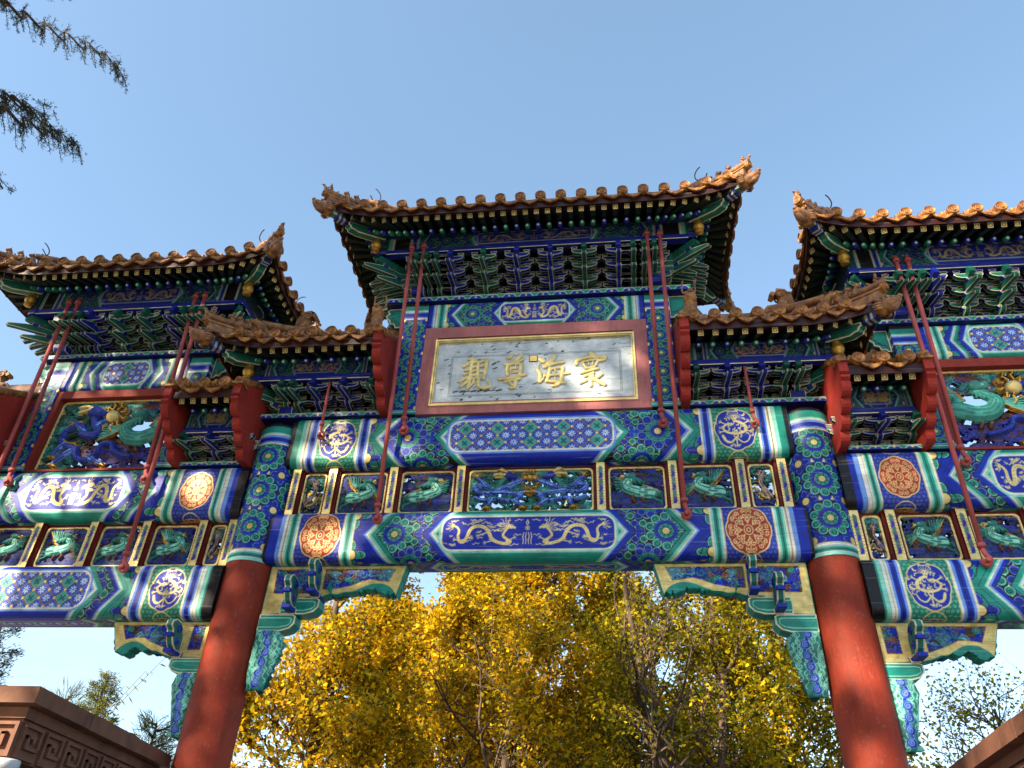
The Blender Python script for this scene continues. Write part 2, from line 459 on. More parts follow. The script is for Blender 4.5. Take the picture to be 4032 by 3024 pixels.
def petals4(cv, x, y, R, col, gold=True):
    w = cv.win(x - R, x + R, y - R, y + R); X, Y = cv.U[w] - x, cv.V[w] - y
    r = np.hypot(X, Y); th = np.arctan2(Y, X)
    e = R * (.25 + .75 * np.abs(np.cos(2 * th)) ** 1.6)
    cv.fill(r - e, BLACK, w); cv.fill(r - e + .06 * R, LBLUE if col is BLUE else LGREEN, w); cv.fill(r - e + .12 * R, col, w)
    if gold: cv.disc(x, y, .36 * R, BLACK); cv.disc(x, y, .30 * R, GOLD)

def curl_field(cv, x0, x1, y0, y1, s, ca, cb, mask=None, seed=1):
    """field of curls on black with small gold wedges"""
    rg = random.Random(seed)
    cv.rect(x0, x1, y0, y1, BLACK)
    k = 0
    ny = max(1, int(round((y1 - y0) / s))); nx = max(1, int(round((x1 - x0) / s)))
    for j in range(ny + 1):
        for i in range(nx + 1):
            x = x0 + (i + .5 * (j % 2)) * (x1 - x0) / nx; y = y0 + j * (y1 - y0) / ny
            c = ca if (i + j) % 2 else cb
            cv.disc(x, y, s * .47, LGREEN if c is GREEN else LBLUE); cv.disc(x, y, s * .40, c)
            cv.stroke(spiral(x, y, s * .27, rg.random() * 6, 1.1, rg.choice((-1, 1)), 9), s * .035, BLACK)
    for j in range(ny):
        for i in range(nx):
            cv.poly([(x0 + (i + .5) * s - .1 * s, y0 + (j + .5) * s - .08 * s), (x0 + (i + .5) * s + .1 * s, y0 + (j + .5) * s - .08 * s), (x0 + (i + .5) * s, y0 + (j + .5) * s + .12 * s)], GOLD)

def band(cv, sd, T, ca, cb, w=None):
    """chevron / border stripe: sd = distance in from the outer edge"""
    w = w or (slice(None), slice(None))
    la = LBLUE if ca is BLUE else LGREEN; lb = LGREEN if cb is GREEN else LBLUE
    edges = [(-.03, BLACK), (0, ca), (.34, la), (.46, WHITE), (.53, GOLD), (.57, lb), (.72, cb), (1.0, BLACK), (1.03, None)]
    for (a, col), (b, _) in zip(edges[:-1], edges[1:]):
        cv.fill(np.maximum(a * T - sd, sd - b * T) - cv.res * .25, col, w)

def hoop(cv, x0, x1, col, vert=False):
    lc = LGREEN if col is GREEN else LBLUE
    T = x1 - x0; W = cv.U if not vert else cv.V
    for a, b, c in ((0, .05, GOLD), (.05, .16, WHITE), (.16, .32, lc), (.32, .68, col), (.68, .84, lc), (.84, .95, WHITE), (.95, 1, GOLD), (.488, .512, BLACK)):
        cv.fill(np.maximum(x0 + a * T - W, W - x0 - b * T) - cv.res * .2, c)

def lattice(cv, sd, s, u0=0.0, v0=0.0):
    a = (cv.U - u0) / s + (cv.V - v0) / s; b = (cv.U - u0) / s - (cv.V - v0) / s
    i, j = np.floor(a), np.floor(b); fa, fb = a - i - .5, b - j - .5
    m_ = i - j; n_ = i + j
    isb = (m_ % 2 == 0) | (np.floor(n_ / 2) % 2 == 0)
    c = np.where(isb[..., None], np.array(C(.12, .30, .74)), np.array(C(.26, .64, .60)))
    m = np.maximum(abs(fa), abs(fb))
    c = np.where((m > .42)[..., None], np.where(isb[..., None], np.array(C(.20, .42, .80)), np.array(C(.40, .74, .69))), c)
    c = np.where((m > .455)[..., None], np.array(C(.62, .45, .36)), c)
    c = np.where((m > .482)[..., None], np.array(C(.25, .10, .10)), c)
    r = np.hypot(fa, fb); th = np.arctan2(fb, fa)
    fl = r < .34 * (.22 + .78 * np.abs(np.cos(4 * th + (0 if True else 0))) ** 1.2)
    c = np.where((fl & isb)[..., None], np.array(C(.74, .83, .92)), c)
    fl2 = r < .33 * (.25 + .75 * np.abs(np.cos(2 * th)) ** 1.2)
    c = np.where((fl2 & ~isb)[..., None], np.array(C(.10, .40, .40)), c)
    c = np.where((r < .07)[..., None], np.array(BLUE), c)
    ra, rb = a - np.round(a), b - np.round(b); rr = np.hypot(ra, rb)
    c = np.where((rr < .15)[..., None], np.array(C(.30, .14, .12)), c)
    c = np.where((rr < .12)[..., None], np.array(GOLD), c)
    al = np.clip(.5 - sd / cv.res, 0, 1)[..., None]
    cv.c = cv.c * (1 - al) + c * al

def claw(cv, x, y, s, col, a=0.0):
    for k in range(5):
        an = a + (k - 2) * .55
        cv.stroke([(x, y), (x + s * math.cos(an), y + s * math.sin(an))], s * .14, col, s * .07)
def wiggle(x, y, l, a, amp, n=10, waves=1.5):
    return [(x + l * t * math.cos(a) - amp * math.sin(t * waves * 2 * math.pi) * math.sin(a), y + l * t * math.sin(a) + amp * math.sin(t * waves * 2 * math.pi) * math.cos(a)) for t in [i / n for i in range(n + 1)]]

def gold_dragons(cv, hw, hh, seed=3, s=1.0):
    """half of a pair of walking dragons facing a flaming pearl at u = 0"""
    X = lambda x: x / .8 * hw; Y = lambda y: y / .175 * hh
    q = lambda pts: [(X(a), Y(b)) for a, b in pts]
    t = hh / .175
    body = smooth(q([(.185, .06), (.215, .02), (.235, -.03), (.20, -.07), (.16, -.105), (.215, -.125), (.30, -.10), (.345, -.06), (.37, .00), (.41, .06), (.47, .085), (.53, .07), (.565, .02), (.585, -.05), (.615, -.10), (.655, -.09), (.672, -.03), (.665, .03), (.69, .075), (.73, .09)]), 6)
    nb = len(body)
    for i in range(nb - 1):
        f = i / nb; rr = (.013 + .013 * math.sin(min(1, f * 1.6) * math.pi * .62)) * t * (1 if f < .7 else 1 - (f - .7) * 1.9)
        cv.stroke(body[i:i + 2], rr * .74, GOLD)
    for i in range(2, nb - 8, 3):
        p = body[i]; d = np.array(body[i + 1]) - np.array(body[i - 1]); d /= np.hypot(*d) + 1e-9
        cv.stroke([(p[0] - d[1] * .006 * t, p[1] + d[0] * .006 * t), (p[0] + d[1] * .006 * t, p[1] - d[0] * .006 * t)], .0022 * t, DGOLD)
    cv.disc(X(.155), Y(.075), .026 * t, GOLD); cv.disc(X(.125), Y(.06), .016 * t, GOLD); cv.disc(X(.13), Y(.045), .006 * t, BLUE); cv.disc(X(.15), Y(.085), .006 * t, BLUE)
    for k in range(7):
        cv.stroke([(X(a), Y(b)) for a, b in wiggle(.18, .075, .10 + .02 * (k % 3), -.7 + k * .38, .008)], .0035 * t, GOLD)
    for (x, y, a, l) in ((.20, -.10, 2.5, .09), (.315, -.085, -.35, .09), (.385, .01, -.5, .10), (.60, -.09, .2, .10), (.63, -.08, 2.7, .09)):
        ex, ey = x + l * math.cos(a), y + l * .8 * math.sin(a)
        cv.stroke(q([(x, y), (ex, ey)]), .009 * t, GOLD, .005 * t); claw(cv, X(ex), Y(ey), .030 * t, GOLD, a)
    for k in range(5):
        cv.stroke([(X(a), Y(b)) for a, b in wiggle(.715, .09, .075, -1.0 + k * .5, .007)], .005 * t, GOLD, .002 * t)
    rg = random.Random(seed)
    for k in range(60):
        x, y = rg.uniform(.05, .78), rg.uniform(-.155, .155)
        if min((x - p[0] / hw * .8) ** 2 + (y - p[1] / hh * .175) ** 2 for p in body) < .027 ** 2 or (x < .22 and abs(y - .06) < .06): continue
        cv.stroke([(X(a), Y(b)) for a, b in wiggle(x, y, rg.uniform(.03, .09), rg.choice((0.1, -.2, 3.0, .5)), .008, 8)], .0034 * t, GOLD)
    cv.disc(0, Y(.055), .027 * t, GOLD); cv.ring(0, Y(.055), .016 * t, .003 * t, BLUE)
    cv.stroke(q([(0, .09), (.012, .12), (0, .15)]), .005 * t, GOLD)
    for k in (.01, .035): cv.stroke(q([(k, .0), (k + .008, -.05), (k, -.09), (k + .005, -.13)]), .005 * t, GOLD)

def lobed(cv, x, y, rx, ry, n=8, amp=.055):
    X, Y = (cv.U - x) / rx, (cv.V - y) / ry
    r = np.hypot(X, Y); th = np.arctan2(Y, X)
    return (r - (1 - amp + amp * np.abs(np.cos(n * th / 2)) * 1.0)) * min(rx, ry)

def medallion_red(cv, x, y, rx, ry):
    sd = lobed(cv, x, y, rx, ry)
    cv.fill(sd, GOLD); cv.fill(sd + .012, C(.66, .19, .09)); 
    q = lambda pts: [(x + a * rx, y + b * ry) for a, b in pts]
    L = .0036 * (rx + ry) / .45
    for r in (.08, .19): 
        cv.stroke(q([(r * math.cos(k * .35), r * math.sin(k * .35)) for k in range(19)]), L, GOLD)
    for k in range(8):
        a = k * math.pi / 4; ca, sa = math.cos(a), math.sin(a)
        rot = lambda pts: q([(p[0] * ca - p[1] * sa, p[0] * sa + p[1] * ca) for p in pts])
        for d in (-1, 1):
            cv.stroke(rot([(p[0], d * p[1]) for p in spiral(.52, .13, .115, 3.6, 1.15, 1, 12)]), L, GOLD)
            cv.stroke(rot([(p[0], d * p[1]) for p in spiral(.76, .12, .11, 2.6, 1.2, -1, 12)]), L, GOLD)
            cv.stroke(rot([(.30, 0), (.38, d * .07), (.43, d * .10)]), L, GOLD)
        cv.stroke(rot([(.26, 0), (.40, 0)]), L * 1.1, GOLD); cv.stroke(rot([(.60, 0), (.84, 0)]), L, GOLD)
        cv.disc(*rot([(.48, 0)])[0], L * 1.6, GOLD)

def medallion_blue(cv, x, y, rx, ry):
    sd = lobed(cv, x, y, rx, ry)
    cv.fill(sd, GOLD); cv.fill(sd + .011, BLUE)
    q = lambda pts: [(x + a * rx, y + b * ry) for a, b in pts]
    L = .006 * (rx + ry) / .45
    coil = smooth(q([(.06, .38), (.34, .26), (.52, .06), (.38, -.14), (.0, -.22), (-.40, -.14), (-.56, .06), (-.36, .22), (-.14, .24)]), 7)
    cv.stroke(coil, L * 2.1, GOLD, L * 1.5)
    for p in coil[::3]: cv.disc(p[0], p[1], L * .55, DGOLD)
    low = smooth(q([(-.62, -.30), (-.52, -.52), (-.28, -.62), (-.02, -.42), (.02, -.42), (.28, -.62), (.52, -.54), (.66, -.30)]), 6)
    cv.stroke(low, L * 1.9, GOLD, L * .8)
    for p in low[::3]: cv.disc(p[0], p[1], L * .5, DGOLD)
    cv.disc(*q([(0, .52)])[0], L * 4.4, GOLD); cv.stroke(q([(0, .46), (0, .34)]), L * 2.6, GOLD, L * 1.8)
    for k in range(11):
        a = math.pi * (k / 10); cv.stroke(q([(.12 * math.cos(a), .52 + .1 * math.sin(a)), (.40 * math.cos(a), .52 + .27 * math.sin(a))]), L * .7, GOLD, L * .4)
    for (a, b) in ((-.06, .55), (.06, .55), (0, .43)): cv.disc(*q([(a, b)])[0], L * 1.0, BLUE)
    cv.stroke(q([(-.22, .86), (0, .82), (.22, .86)]), L, GOLD)
    cv.ring(*q([(0, -.32)])[0], L * 3.2, L * .8, GOLD)
    for (px, py, a) in ((.66, .36, .6), (-.66, .34, 2.6), (.70, -.12, -.1), (-.72, -.14, 3.2), (.0, -.78, -1.57)):
        cv.stroke(q([(px * .62, py * .62), (px * .95, py * .95)]), L * 1.1, GOLD); claw(cv, *q([(px * .95, py * .95)])[0], L * 4.6, GOLD, a)
    rg = random.Random(5)
    for k in range(46):
        a = rg.uniform(0, 6.28); r = rg.uniform(.12, .86)
        cv.stroke(q(wiggle(r * math.cos(a), r * math.sin(a), .16, rg.uniform(0, 3), .03, 6)), L * .6, GOLD)

def swirl_ground(cv, x0, x1, v0, v1, base, line, s=.045):
    cv.rect(x0, x1, v0, v1, base)
    rg = random.Random(11); ny = int((v1 - v0) / s); nx = int((x1 - x0) / s)
    for j in range(ny + 1):
        for i in range(nx + 1):
            cv.stroke(spiral(x0 + (i + .3 + .5 * (j % 2)) * s, v0 + (j + .4) * s, s * .36, rg.random() * 6.3, 1.0, rg.choice((-1, 1)), 8), s * .055, line)

def beam_half(L, hv, p, res):
    """painted pattern of half a beam; u from the middle to the end, v over the front (or the underside)"""
    cv = Cv(0, L, -hv, hv, res, BLUE)
    A, B = (BLUE, GREEN) if p['A'] == 'b' else (GREEN, BLUE)
    U, V = cv.U, cv.V; k = p.get('slope', .82); av = np.abs(V)
    front = p.get('front', True)
    # field with whorls between the chevrons
    if p['field'] == 'ros':
        cv.rect(0, L, -hv, hv, BLACK)
        x1, x2 = p['ros']; R = hv * .58
        curl_field(cv, p['tip'], p['ch1'], -hv, hv, .085, A, B)
        rosette(cv, x1 + .02, -hv * 1.0, R * 1.0, A, B); rosette(cv, x1 + .02, hv * 1.0, R * 1.0, A, B)
        rosette(cv, x2 + .26, -hv * .45, R * .8, B, A); rosette(cv, x2 + .26, hv * .62, R * .8, B, A)
        rosette(cv, x2, 0.0, R * 1.06, B, A)
        if front: rosette(cv, x1 - .03, -hv * .98, R * .95, A, B)
        petals4(cv, x1 - .12, 0, R * .42, BLUE, False)
    else:
        curl_field(cv, p['tip'] * .6, p['ch1'] + .1, -hv, hv, .10, GREEN, BLUE)
    # petal leaf zone beyond the first chevron
    h0, h1 = p['hoopI']
    w = U > p['ch1'] - k * av
    cv.fill(np.maximum(p['ch1'] - k * av - U, U - h1), A)
    for sv in (-1, 1):
        petals4(cv, h0 + .0, sv * hv * .66, hv * .50, B); cv.stroke([(h0 - .05, sv * hv * .25), (h0 - .16, sv * hv * .98)], .004, BLACK)
        cv.poly([(h0 - .09, sv * hv * .98), (h0 - .05, sv * hv * .9), (h0 - .13, sv * hv * .93)], GOLD)
    band(cv, p['ch1'] - k * av - U, p['chw'], A, B)
    # inner chevron and panel surround
    tip = p['tip']; c2 = p['ch2']
    cv.fill(U - (c2 - k * av), B)
    sd = c2 - k * av - U
    la = LBLUE if A is BLUE else LGREEN; lb = LGREEN if B is GREEN else LBLUE
    T = (c2 - tip)
    for a, b, c in ((-.02, .02, BLACK), (.02, .32, A), (.32, .42, la), (.42, .49, WHITE), (.49, .53, GOLD), (.53, .66, lb)):
        cv.fill(np.maximum(a * T - sd, sd - b * T) - cv.res * .2, c)
    ph = p['ph'] * hv
    w = (slice(None), slice(None))
    if p.get('hex'):
        s2 = np.maximum(av - ph, (U + .55 * av - tip))
    else:
        s2 = cv.rr(w, -tip, tip, -ph, ph, ph * .62)
        s2 = np.minimum(s2, np.maximum(cv.rr(w, -tip * .9, tip * .9, -ph, ph, ph * .2), 0 * s2 - 1e-3 + np.where(U > tip * .93, 1, -1) * .001 + s2 * 0) if False else s2)
    g = .022 * hv / .3
    cv.fill(s2 - g * 1.6, lb); cv.fill(s2 - g * .8, WHITE); cv.fill(s2 - g * .15, GOLD)
    cv.fill(s2, BLUE)
    if p['panel'] == 'dragon':
        gold_dragons(cv, tip * .97, ph * .93)
    elif p['panel'] == 'phoenix': gold_dragons(cv, tip * .95, ph * .95, 9)
    else: lattice(cv, s2, p.get('ls', .19))
    # hoops, medallion, end
    if p.get('med'):
        m0, m1, kind = p['med']
        xm, rx = (m0 + m1) / 2, (m1 - m0) / 2
        if kind == 'red': swirl_ground(cv, m0 - .05, m1 + .05, -hv, hv, C(.12, .19, .60), C(.34, .46, .80))
        else: swirl_ground(cv, m0 - .05, m1 + .05, -hv, hv, C(.10, .48, .40), C(.45, .78, .66))
        (medallion_red if kind == 'red' else medallion_blue)(cv, xm, 0.0, rx * .97, min(hv * .86, rx * 1.18))
        for sv in (-1, 1):
            y = sv * (hv + rx * .72)
            cv.fill(np.hypot((U - xm) / 1.0, (V - y) * 1.0) - rx * .9, GOLD); cv.fill(np.hypot(U - xm, V - y) - rx * .9 + .012, C(.55, .18, .11) if kind == 'red' else DBLUE)
            cv.ring(xm, y - sv * rx * .6, .05, .006, GOLD); cv.ring(xm, y - sv * rx * .75, .1, .006, GOLD)
    if p.get('hoopO'): hoop(cv, *p['hoopO'], B)
    hoop(cv, *p['hoopI'], B)
    e = p['end']; le = LBLUE if A is BLUE else LGREEN
    cv.rect(e, L + .01, -hv - .01, hv + .01, A); 
    T = L - e
    cv.fill(np.maximum(e - U, U - e - .16 * T), WHITE); cv.fill(np.maximum(e + .16 * T - U, U - e - .36 * T), le)
    cv.rect(L - p['cap'], L + .01, -hv - .01, hv + .01, BLACK)
    return cv

def build_beam(name, parent, cx, L, z0, z1, p, res, D=.22, r=.10, label=None, flipx=False):
    fl = math.pi * r / 2 * 2 + (z1 - z0 - 2 * r)
    F = beam_half(L, fl / 2, p, res)
    ps = dict(p, front=False, ph=p['ph'] * .85)
    S = beam_half(L, (2 * D - 2 * r) / 2, dict(ps, slope=p.get('slope', .82), med=p.get('med')), res * 1.6)
    u, fc = F.mirror(); us, sc = S.mirror()
    # resample underside along u
    ii = np.clip(np.searchsorted(us, u), 0, len(us) - 1); sc = sc[:, ii]
    # section path (y, z) for front rows: v from -fl/2 (bottom arc end) to +fl/2 (top)
    def front(v):
        s = v + fl / 2; q = math.pi * r / 2; H = z1 - z0 - 2 * r
        if s < q: a = s / r; return (-D + r - r * math.sin(a), z0 + r - r * math.cos(a))
        if s < q + H: return (-D, z0 + r + s - q)
        a = (s - q - H) / r; return (-D + r - r * math.cos(a), z1 - r + r * math.sin(a))
    rows = [(front(v)) for v in F.v]
    srows = [(D - r - (t + D - r) if False else -t, z0) for t in S.v]      # from back (+y) to front
    # order: back top, back bottom, underside (back to front), front (bottom to top), top, close
    path = [(D - r, z1), (D, z1 - r), (D, z0 + r)] + [(-y, z) for y, z in [(-(D - r) + 2 * (D - r) * k, z0) for k in ()]]
    cols = [fc[-1], fc[F.nv // 2], fc[F.nv // 2]]
    under = [(D - r - 2 * (D - r) * k / (S.nv - 1), z0) for k in range(S.nv)]
    path += under; cols += [sc[k] for k in range(S.nv)]
    path += rows[1:]; cols += [fc[k] for k in range(1, F.nv)]
    path += [(D - r, z1)]; cols += [fc[-1]]
    P = np.zeros((len(path), len(u), 3))
    P[:, :, 0] = cx + u[None, :]
    pa = np.array(path); P[:, :, 1] = pa[:, 0:1]; P[:, :, 2] = pa[:, 1:2]
    cc = np.stack(cols)
    n = len(path); nu = len(u)
    me = grid_mesh(name, P, cc, None, M_PAINT, [[k * nu for k in range(n - 1)][::-1], [k * nu + nu - 1 for k in range(n - 1)]])
    return link(name, me, parent, None, label)
# ------------------------------------------------------------------ the archway
GATE = empty('memorial_archway', (0, 0, 0), 'painted wooden archway of blue and green beams on red pillars under tiled roofs', 'archway')
RES = .0062

# ---- pillars
def pillar(x, r, top, band, full=True):
    m = MB()
    m.lathe([(r * 1.0, .25), (r, band), (r * .995, band + .02)], (x, 0, 0), (0, 0, 1), RED, 40)
    o = m.build('pillar', M_RED, GATE)
    b = MB(); b.lathe([(0, 0), (r * 1.5, 0), (r * 1.5, .14), (r * 1.3, .2), (r * 1.12, .26), (0, .26)], (x, 0, 0), (0, 0, 1), SILVER, 32)
    b.build('pillar_base', M_GROUND, o)
    cir = 2 * math.pi * r
    cv = Cv(-cir / 2, cir / 2, band, top, RES if full else .02, BLACK)
    cv.rect(-cir, cir, band, top, BLUE)
    sp = cir / 4
    for j in range(3):
        z = band + .385 + j * .434
        if z > top - .3: break
        for k in range(-2, 3):
            u = k * sp
            if abs(u) > sp * 1.6 and not full: continue
            rosette(cv, u, z, .197, GREEN, BLUE)
        for k in (-1.5, -.5, .5, 1.5):
            petals4(cv, k * sp, z + .217, .13, BLUE); petals4(cv, k * sp, z - .217, .13, BLUE)
        for k in range(-2, 3):
            for d in (-1, 1):
                cv.poly([(k * sp + d * .06 - .025, z + .217 - .02), (k * sp + d * .06 + .025, z + .217 - .02), (k * sp + d * .06, z + .217 + .03)], GOLD)
    V = cv.V
    for a, b_, c in ((0, .03, LGREEN), (.03, .04, WHITE), (.04, .085, GREEN), (.085, .1, LGREEN), (.1, .125, WHITE), (.125, .135, GOLD), (.058, .064, BLACK)):
        cv.fill(np.maximum(band + a - V, V - band - b_), c)
    t = top
    for a, b_, c in ((0, .085, BLACK), (.085, .17, GREEN), (.17, .19, LGREEN), (.19, .205, WHITE), (.205, .21, GOLD), (.21, .235, LBLUE), (.235, .285, BLUE), (.285, .305, LBLUE), (.305, .32, WHITE), (.32, .327, GOLD)):
        cv.fill(np.maximum(V - (t - a), (t - b_) - V), c)
    rad = np.where(V > t - .07, r * np.sqrt(np.clip(1 - ((V - t + .07) / .075) ** 2 * .6, .05, 1)), r) + .006
    P = np.stack([x + rad * np.sin(cv.U / r), -rad * np.cos(cv.U / r), V], -1)
    link('painted_band', grid_mesh('painted_band', P, cv.c, None, M_PAINT, [[(cv.nv - 1) * cv.nu + k for k in range(cv.nu)]]), o)
for sx in (-1, 1):
    pillar(sx * 3.0, .255, 6.42, 4.68)
    pillar(sx * 7.5, .255, 5.80, 4.10, False)

# ---- main beams
PU = dict(A='g', field='ros', ros=(1.24, 1.40), ch1=1.855, chw=.205, ch2=1.09, tip=.905, ph=.49, panel='lattice', ls=.185,
          hoopI=(1.855, 1.995), med=(1.995, 2.46, 'blue'), hoopO=(2.46, 2.59), end=2.60, cap=.05)
PL = dict(A='b', field='ros', ros=(1.24, 1.40), ch1=1.80, chw=.205, ch2=1.10, tip=.885, ph=.52, panel='dragon',
          hoopI=(1.84, 1.97), med=(1.975, 2.44, 'red'), hoopO=(2.46, 2.59), end=2.595, cap=.03)
PSU = dict(A='b', field='curl', ch1=1.07, chw=.16, ch2=.78, tip=.575, ph=.54, panel='dragon',
           hoopI=(1.12, 1.265), med=(1.28, 1.69, 'red'), hoopO=(1.70, 1.80), end=1.80, cap=.10, slope=.75)
PSL = dict(A='g', field='curl', ch1=1.07, chw=.15, ch2=.79, tip=.60, ph=.55, panel='lattice', ls=.18,
           hoopI=(1.12, 1.285), med=(1.30, 1.71, 'blue'), hoopO=(1.71, 1.85), end=1.85, cap=.11, slope=.75)
build_beam('upper_beam', GATE, 0, 2.80, 5.825, 6.475, PU, RES, label='central upper beam with a blue and green lattice panel')
build_beam('lower_beam', GATE, 0, 2.80, 4.68, 5.25, PL, RES, label='central lower beam with two gold dragons facing a pearl')
for sx in (-1, 1):
    build_beam('upper_beam', GATE, sx * 5.25, 2.05, 5.205, 5.85, PSU, RES * 1.08, label='side bay upper beam with gold dragons on blue')
    build_beam('lower_beam', GATE, sx * 5.25, 2.05, 4.09, 4.67, PSL, RES * 1.08, label='side bay lower beam with a lattice panel')

# ---- flat cap plates under the brackets
def cap_plate(x0, x1, z0, z1, d=.20):
    n = int((x1 - x0) / .22) + 1
    cv = Cv(x0, x1, z0, z1, .007, GREEN)
    for k in range(n + 1):
        x = x0 + (k + .5) * (x1 - x0) / n
        w = (x1 - x0) / n * .46
        cv.poly([(x - w, z0), (x + w, z0), (x + w * .55, z1 - .012), (x - w * .55, z1 - .012)], CREAM)
        cv.poly([(x - w + .012, z0), (x + w - .012, z0), (x + w * .5, z1 - .022), (x - w * .5, z1 - .022)], BLUE)
        cv.disc(x, z0 + .025, .014, GOLD)
    cv.rect(x0, x1, z1 - .008, z1, CREAM)
    P = np.stack([cv.U, np.full_like(cv.U, -d), cv.V], -1)
    ring = [k for k in range(cv.nu)]
    o = link('cap_plate', grid_mesh('cap_plate', P, cv.c, None, M_PAINT), GATE)
    m = MB(); m.box(x0, x1, -d + .002, d, z0 + .002, z1 - .002, DBLUE); m.build('plate_core', M_PAINT, o)
cap_plate(-1.95, 1.95, 8.215, 8.285, .235)
for sx in (-1, 1):
    for a, b in ((1.78, 3.28),): cap_plate(min(sx * a, sx * b), max(sx * a, sx * b), 6.477, 6.535, .225)
    cap_plate(sx * 5.25 - 1.24, sx * 5.25 + 1.24, 7.515, 7.575, .235)
    for a, b in ((3.34, 4.07), (6.43, 7.16)): cap_plate(min(sx * a, sx * b), max(sx * a, sx * b), 5.852, 5.90, .225)

# ---- upper short posts and the small beams between them
def short_post(x, z0, z1, w, d, n, sp, zc):
    cv = Cv(-w - 2 * d, w + 2 * d, z0, z1, RES, BLACK)
    cv.rect(-9, 9, z0, z1, BLUE)
    R = min(w * .97, sp * .5)
    for j in range(n):
        z = zc - j * sp
        for u in (-w - d, 0, w + d): rosette(cv, u, z, R, GREEN, BLUE)
        for u in (-w, w):
            petals4(cv, u, z - sp / 2, R * .62, BLUE); petals4(cv, u, z + sp / 2, R * .62, BLUE)
    V = cv.V
    for a, b, c in ((0, .05, BLACK), (.05, .12, GREEN), (.12, .14, LGREEN), (.14, .155, WHITE), (.155, .175, LBLUE), (.175, .235, BLUE), (.235, .255, LBLUE), (.255, .27, WHITE), (.27, .278, GOLD)):
        cv.fill(np.maximum(V - (z1 - a), (z1 - b) - V), c)
    for a, b, c in ((0, .03, GREEN), (.03, .045, LGREEN), (.045, .06, GREEN), (.06, .07, WHITE), (.035, .04, WHITE)):
        cv.fill(np.maximum((z0 + a) - V, V - (z0 + b)), c)
    au = np.abs(cv.U); s = np.sign(cv.U)
    X = np.where(au < w, cv.U, s * w); Y = np.where(au < w, -d, np.minimum(-d + (au - w), d))
    bul = np.where(cv.V < z0 + .065, .012, 0)
    P = np.stack([x + X * (1 + bul / w), Y * (1 + bul / d), V], -1)
    o = link('short_post', grid_mesh('short_post', P, cv.c, None, M_PAINT), GATE)
    m = MB(); m.box(x - w + .004, x + w - .004, -d + .004, d, z0, z1, DBLUE); m.build('post_core', M_PAINT, o)
SB = dict(A='b', field='ros', ros=(.70, .79), ch1=1.11, chw=.13, ch2=.565, tip=.43, ph=.58, panel='phoenix', hoopI=(1.12, 1.265), end=1.27, cap=.015, slope=.7)
SBS = dict(A='b', field='curl', ch1=.555, chw=.115, ch2=.42, tip=.285, ph=.60, panel='lattice', ls=.17, hoopI=(.575, .70), end=.70, cap=.03, slope=.45)
build_beam('small_beam', GATE, 0, 1.37, 7.785, 8.213, SB, RES, D=.19, r=.06, label='small beam over the plaque with a gold dragon panel')
for sx in (-1, 1):
    short_post(sx * 1.52, 6.477, 8.213, .15, .20, 5, .27, 7.79)
    build_beam('small_beam', GATE, sx * 5.25, .84, 7.02, 7.513, SBS, RES * 1.1, D=.19, r=.06, label='small beam over the carved openwork panel')
    for d in (-1, 1): short_post(sx * 5.25 + d * .98, 5.852, 7.513, .14, .19, 5, .272, 7.16)

# cloud-shaped beam heads outside the short posts
def beam_head(x, sx, z, h, l):
    m = MB()
    pts = [(0, 0), (0, h), (l * .85, h), (l, h * .92), (l * .9, h * .78), (l * 1.05, h * .68), (l * .98, h * .52), (l * .85, h * .46), (l * .82, h * .3), (l * .6, h * .25), (l * .52, h * .08), (l * .3, h * .1), (l * .2, 0)]
    m.prism([(x + sx * p[0], z + p[1]) for p in pts], 'y', -.11, .11, TEAL, CREAM, .014)
    m.prism([(x + sx * p[0] * .6 + sx * .03, z + h * .25 + p[1] * .6) for p in pts], 'y', -.118, -.1, GREEN)
    m.build('beam_head', M_PAINT, GATE)
for sx in (-1, 1):
    beam_head(sx * 1.672, sx, 7.86, .35, .27)
    for d in (-1, 1): beam_head(sx * 5.25 + d * 1.122, d, 7.2, .31, .22)

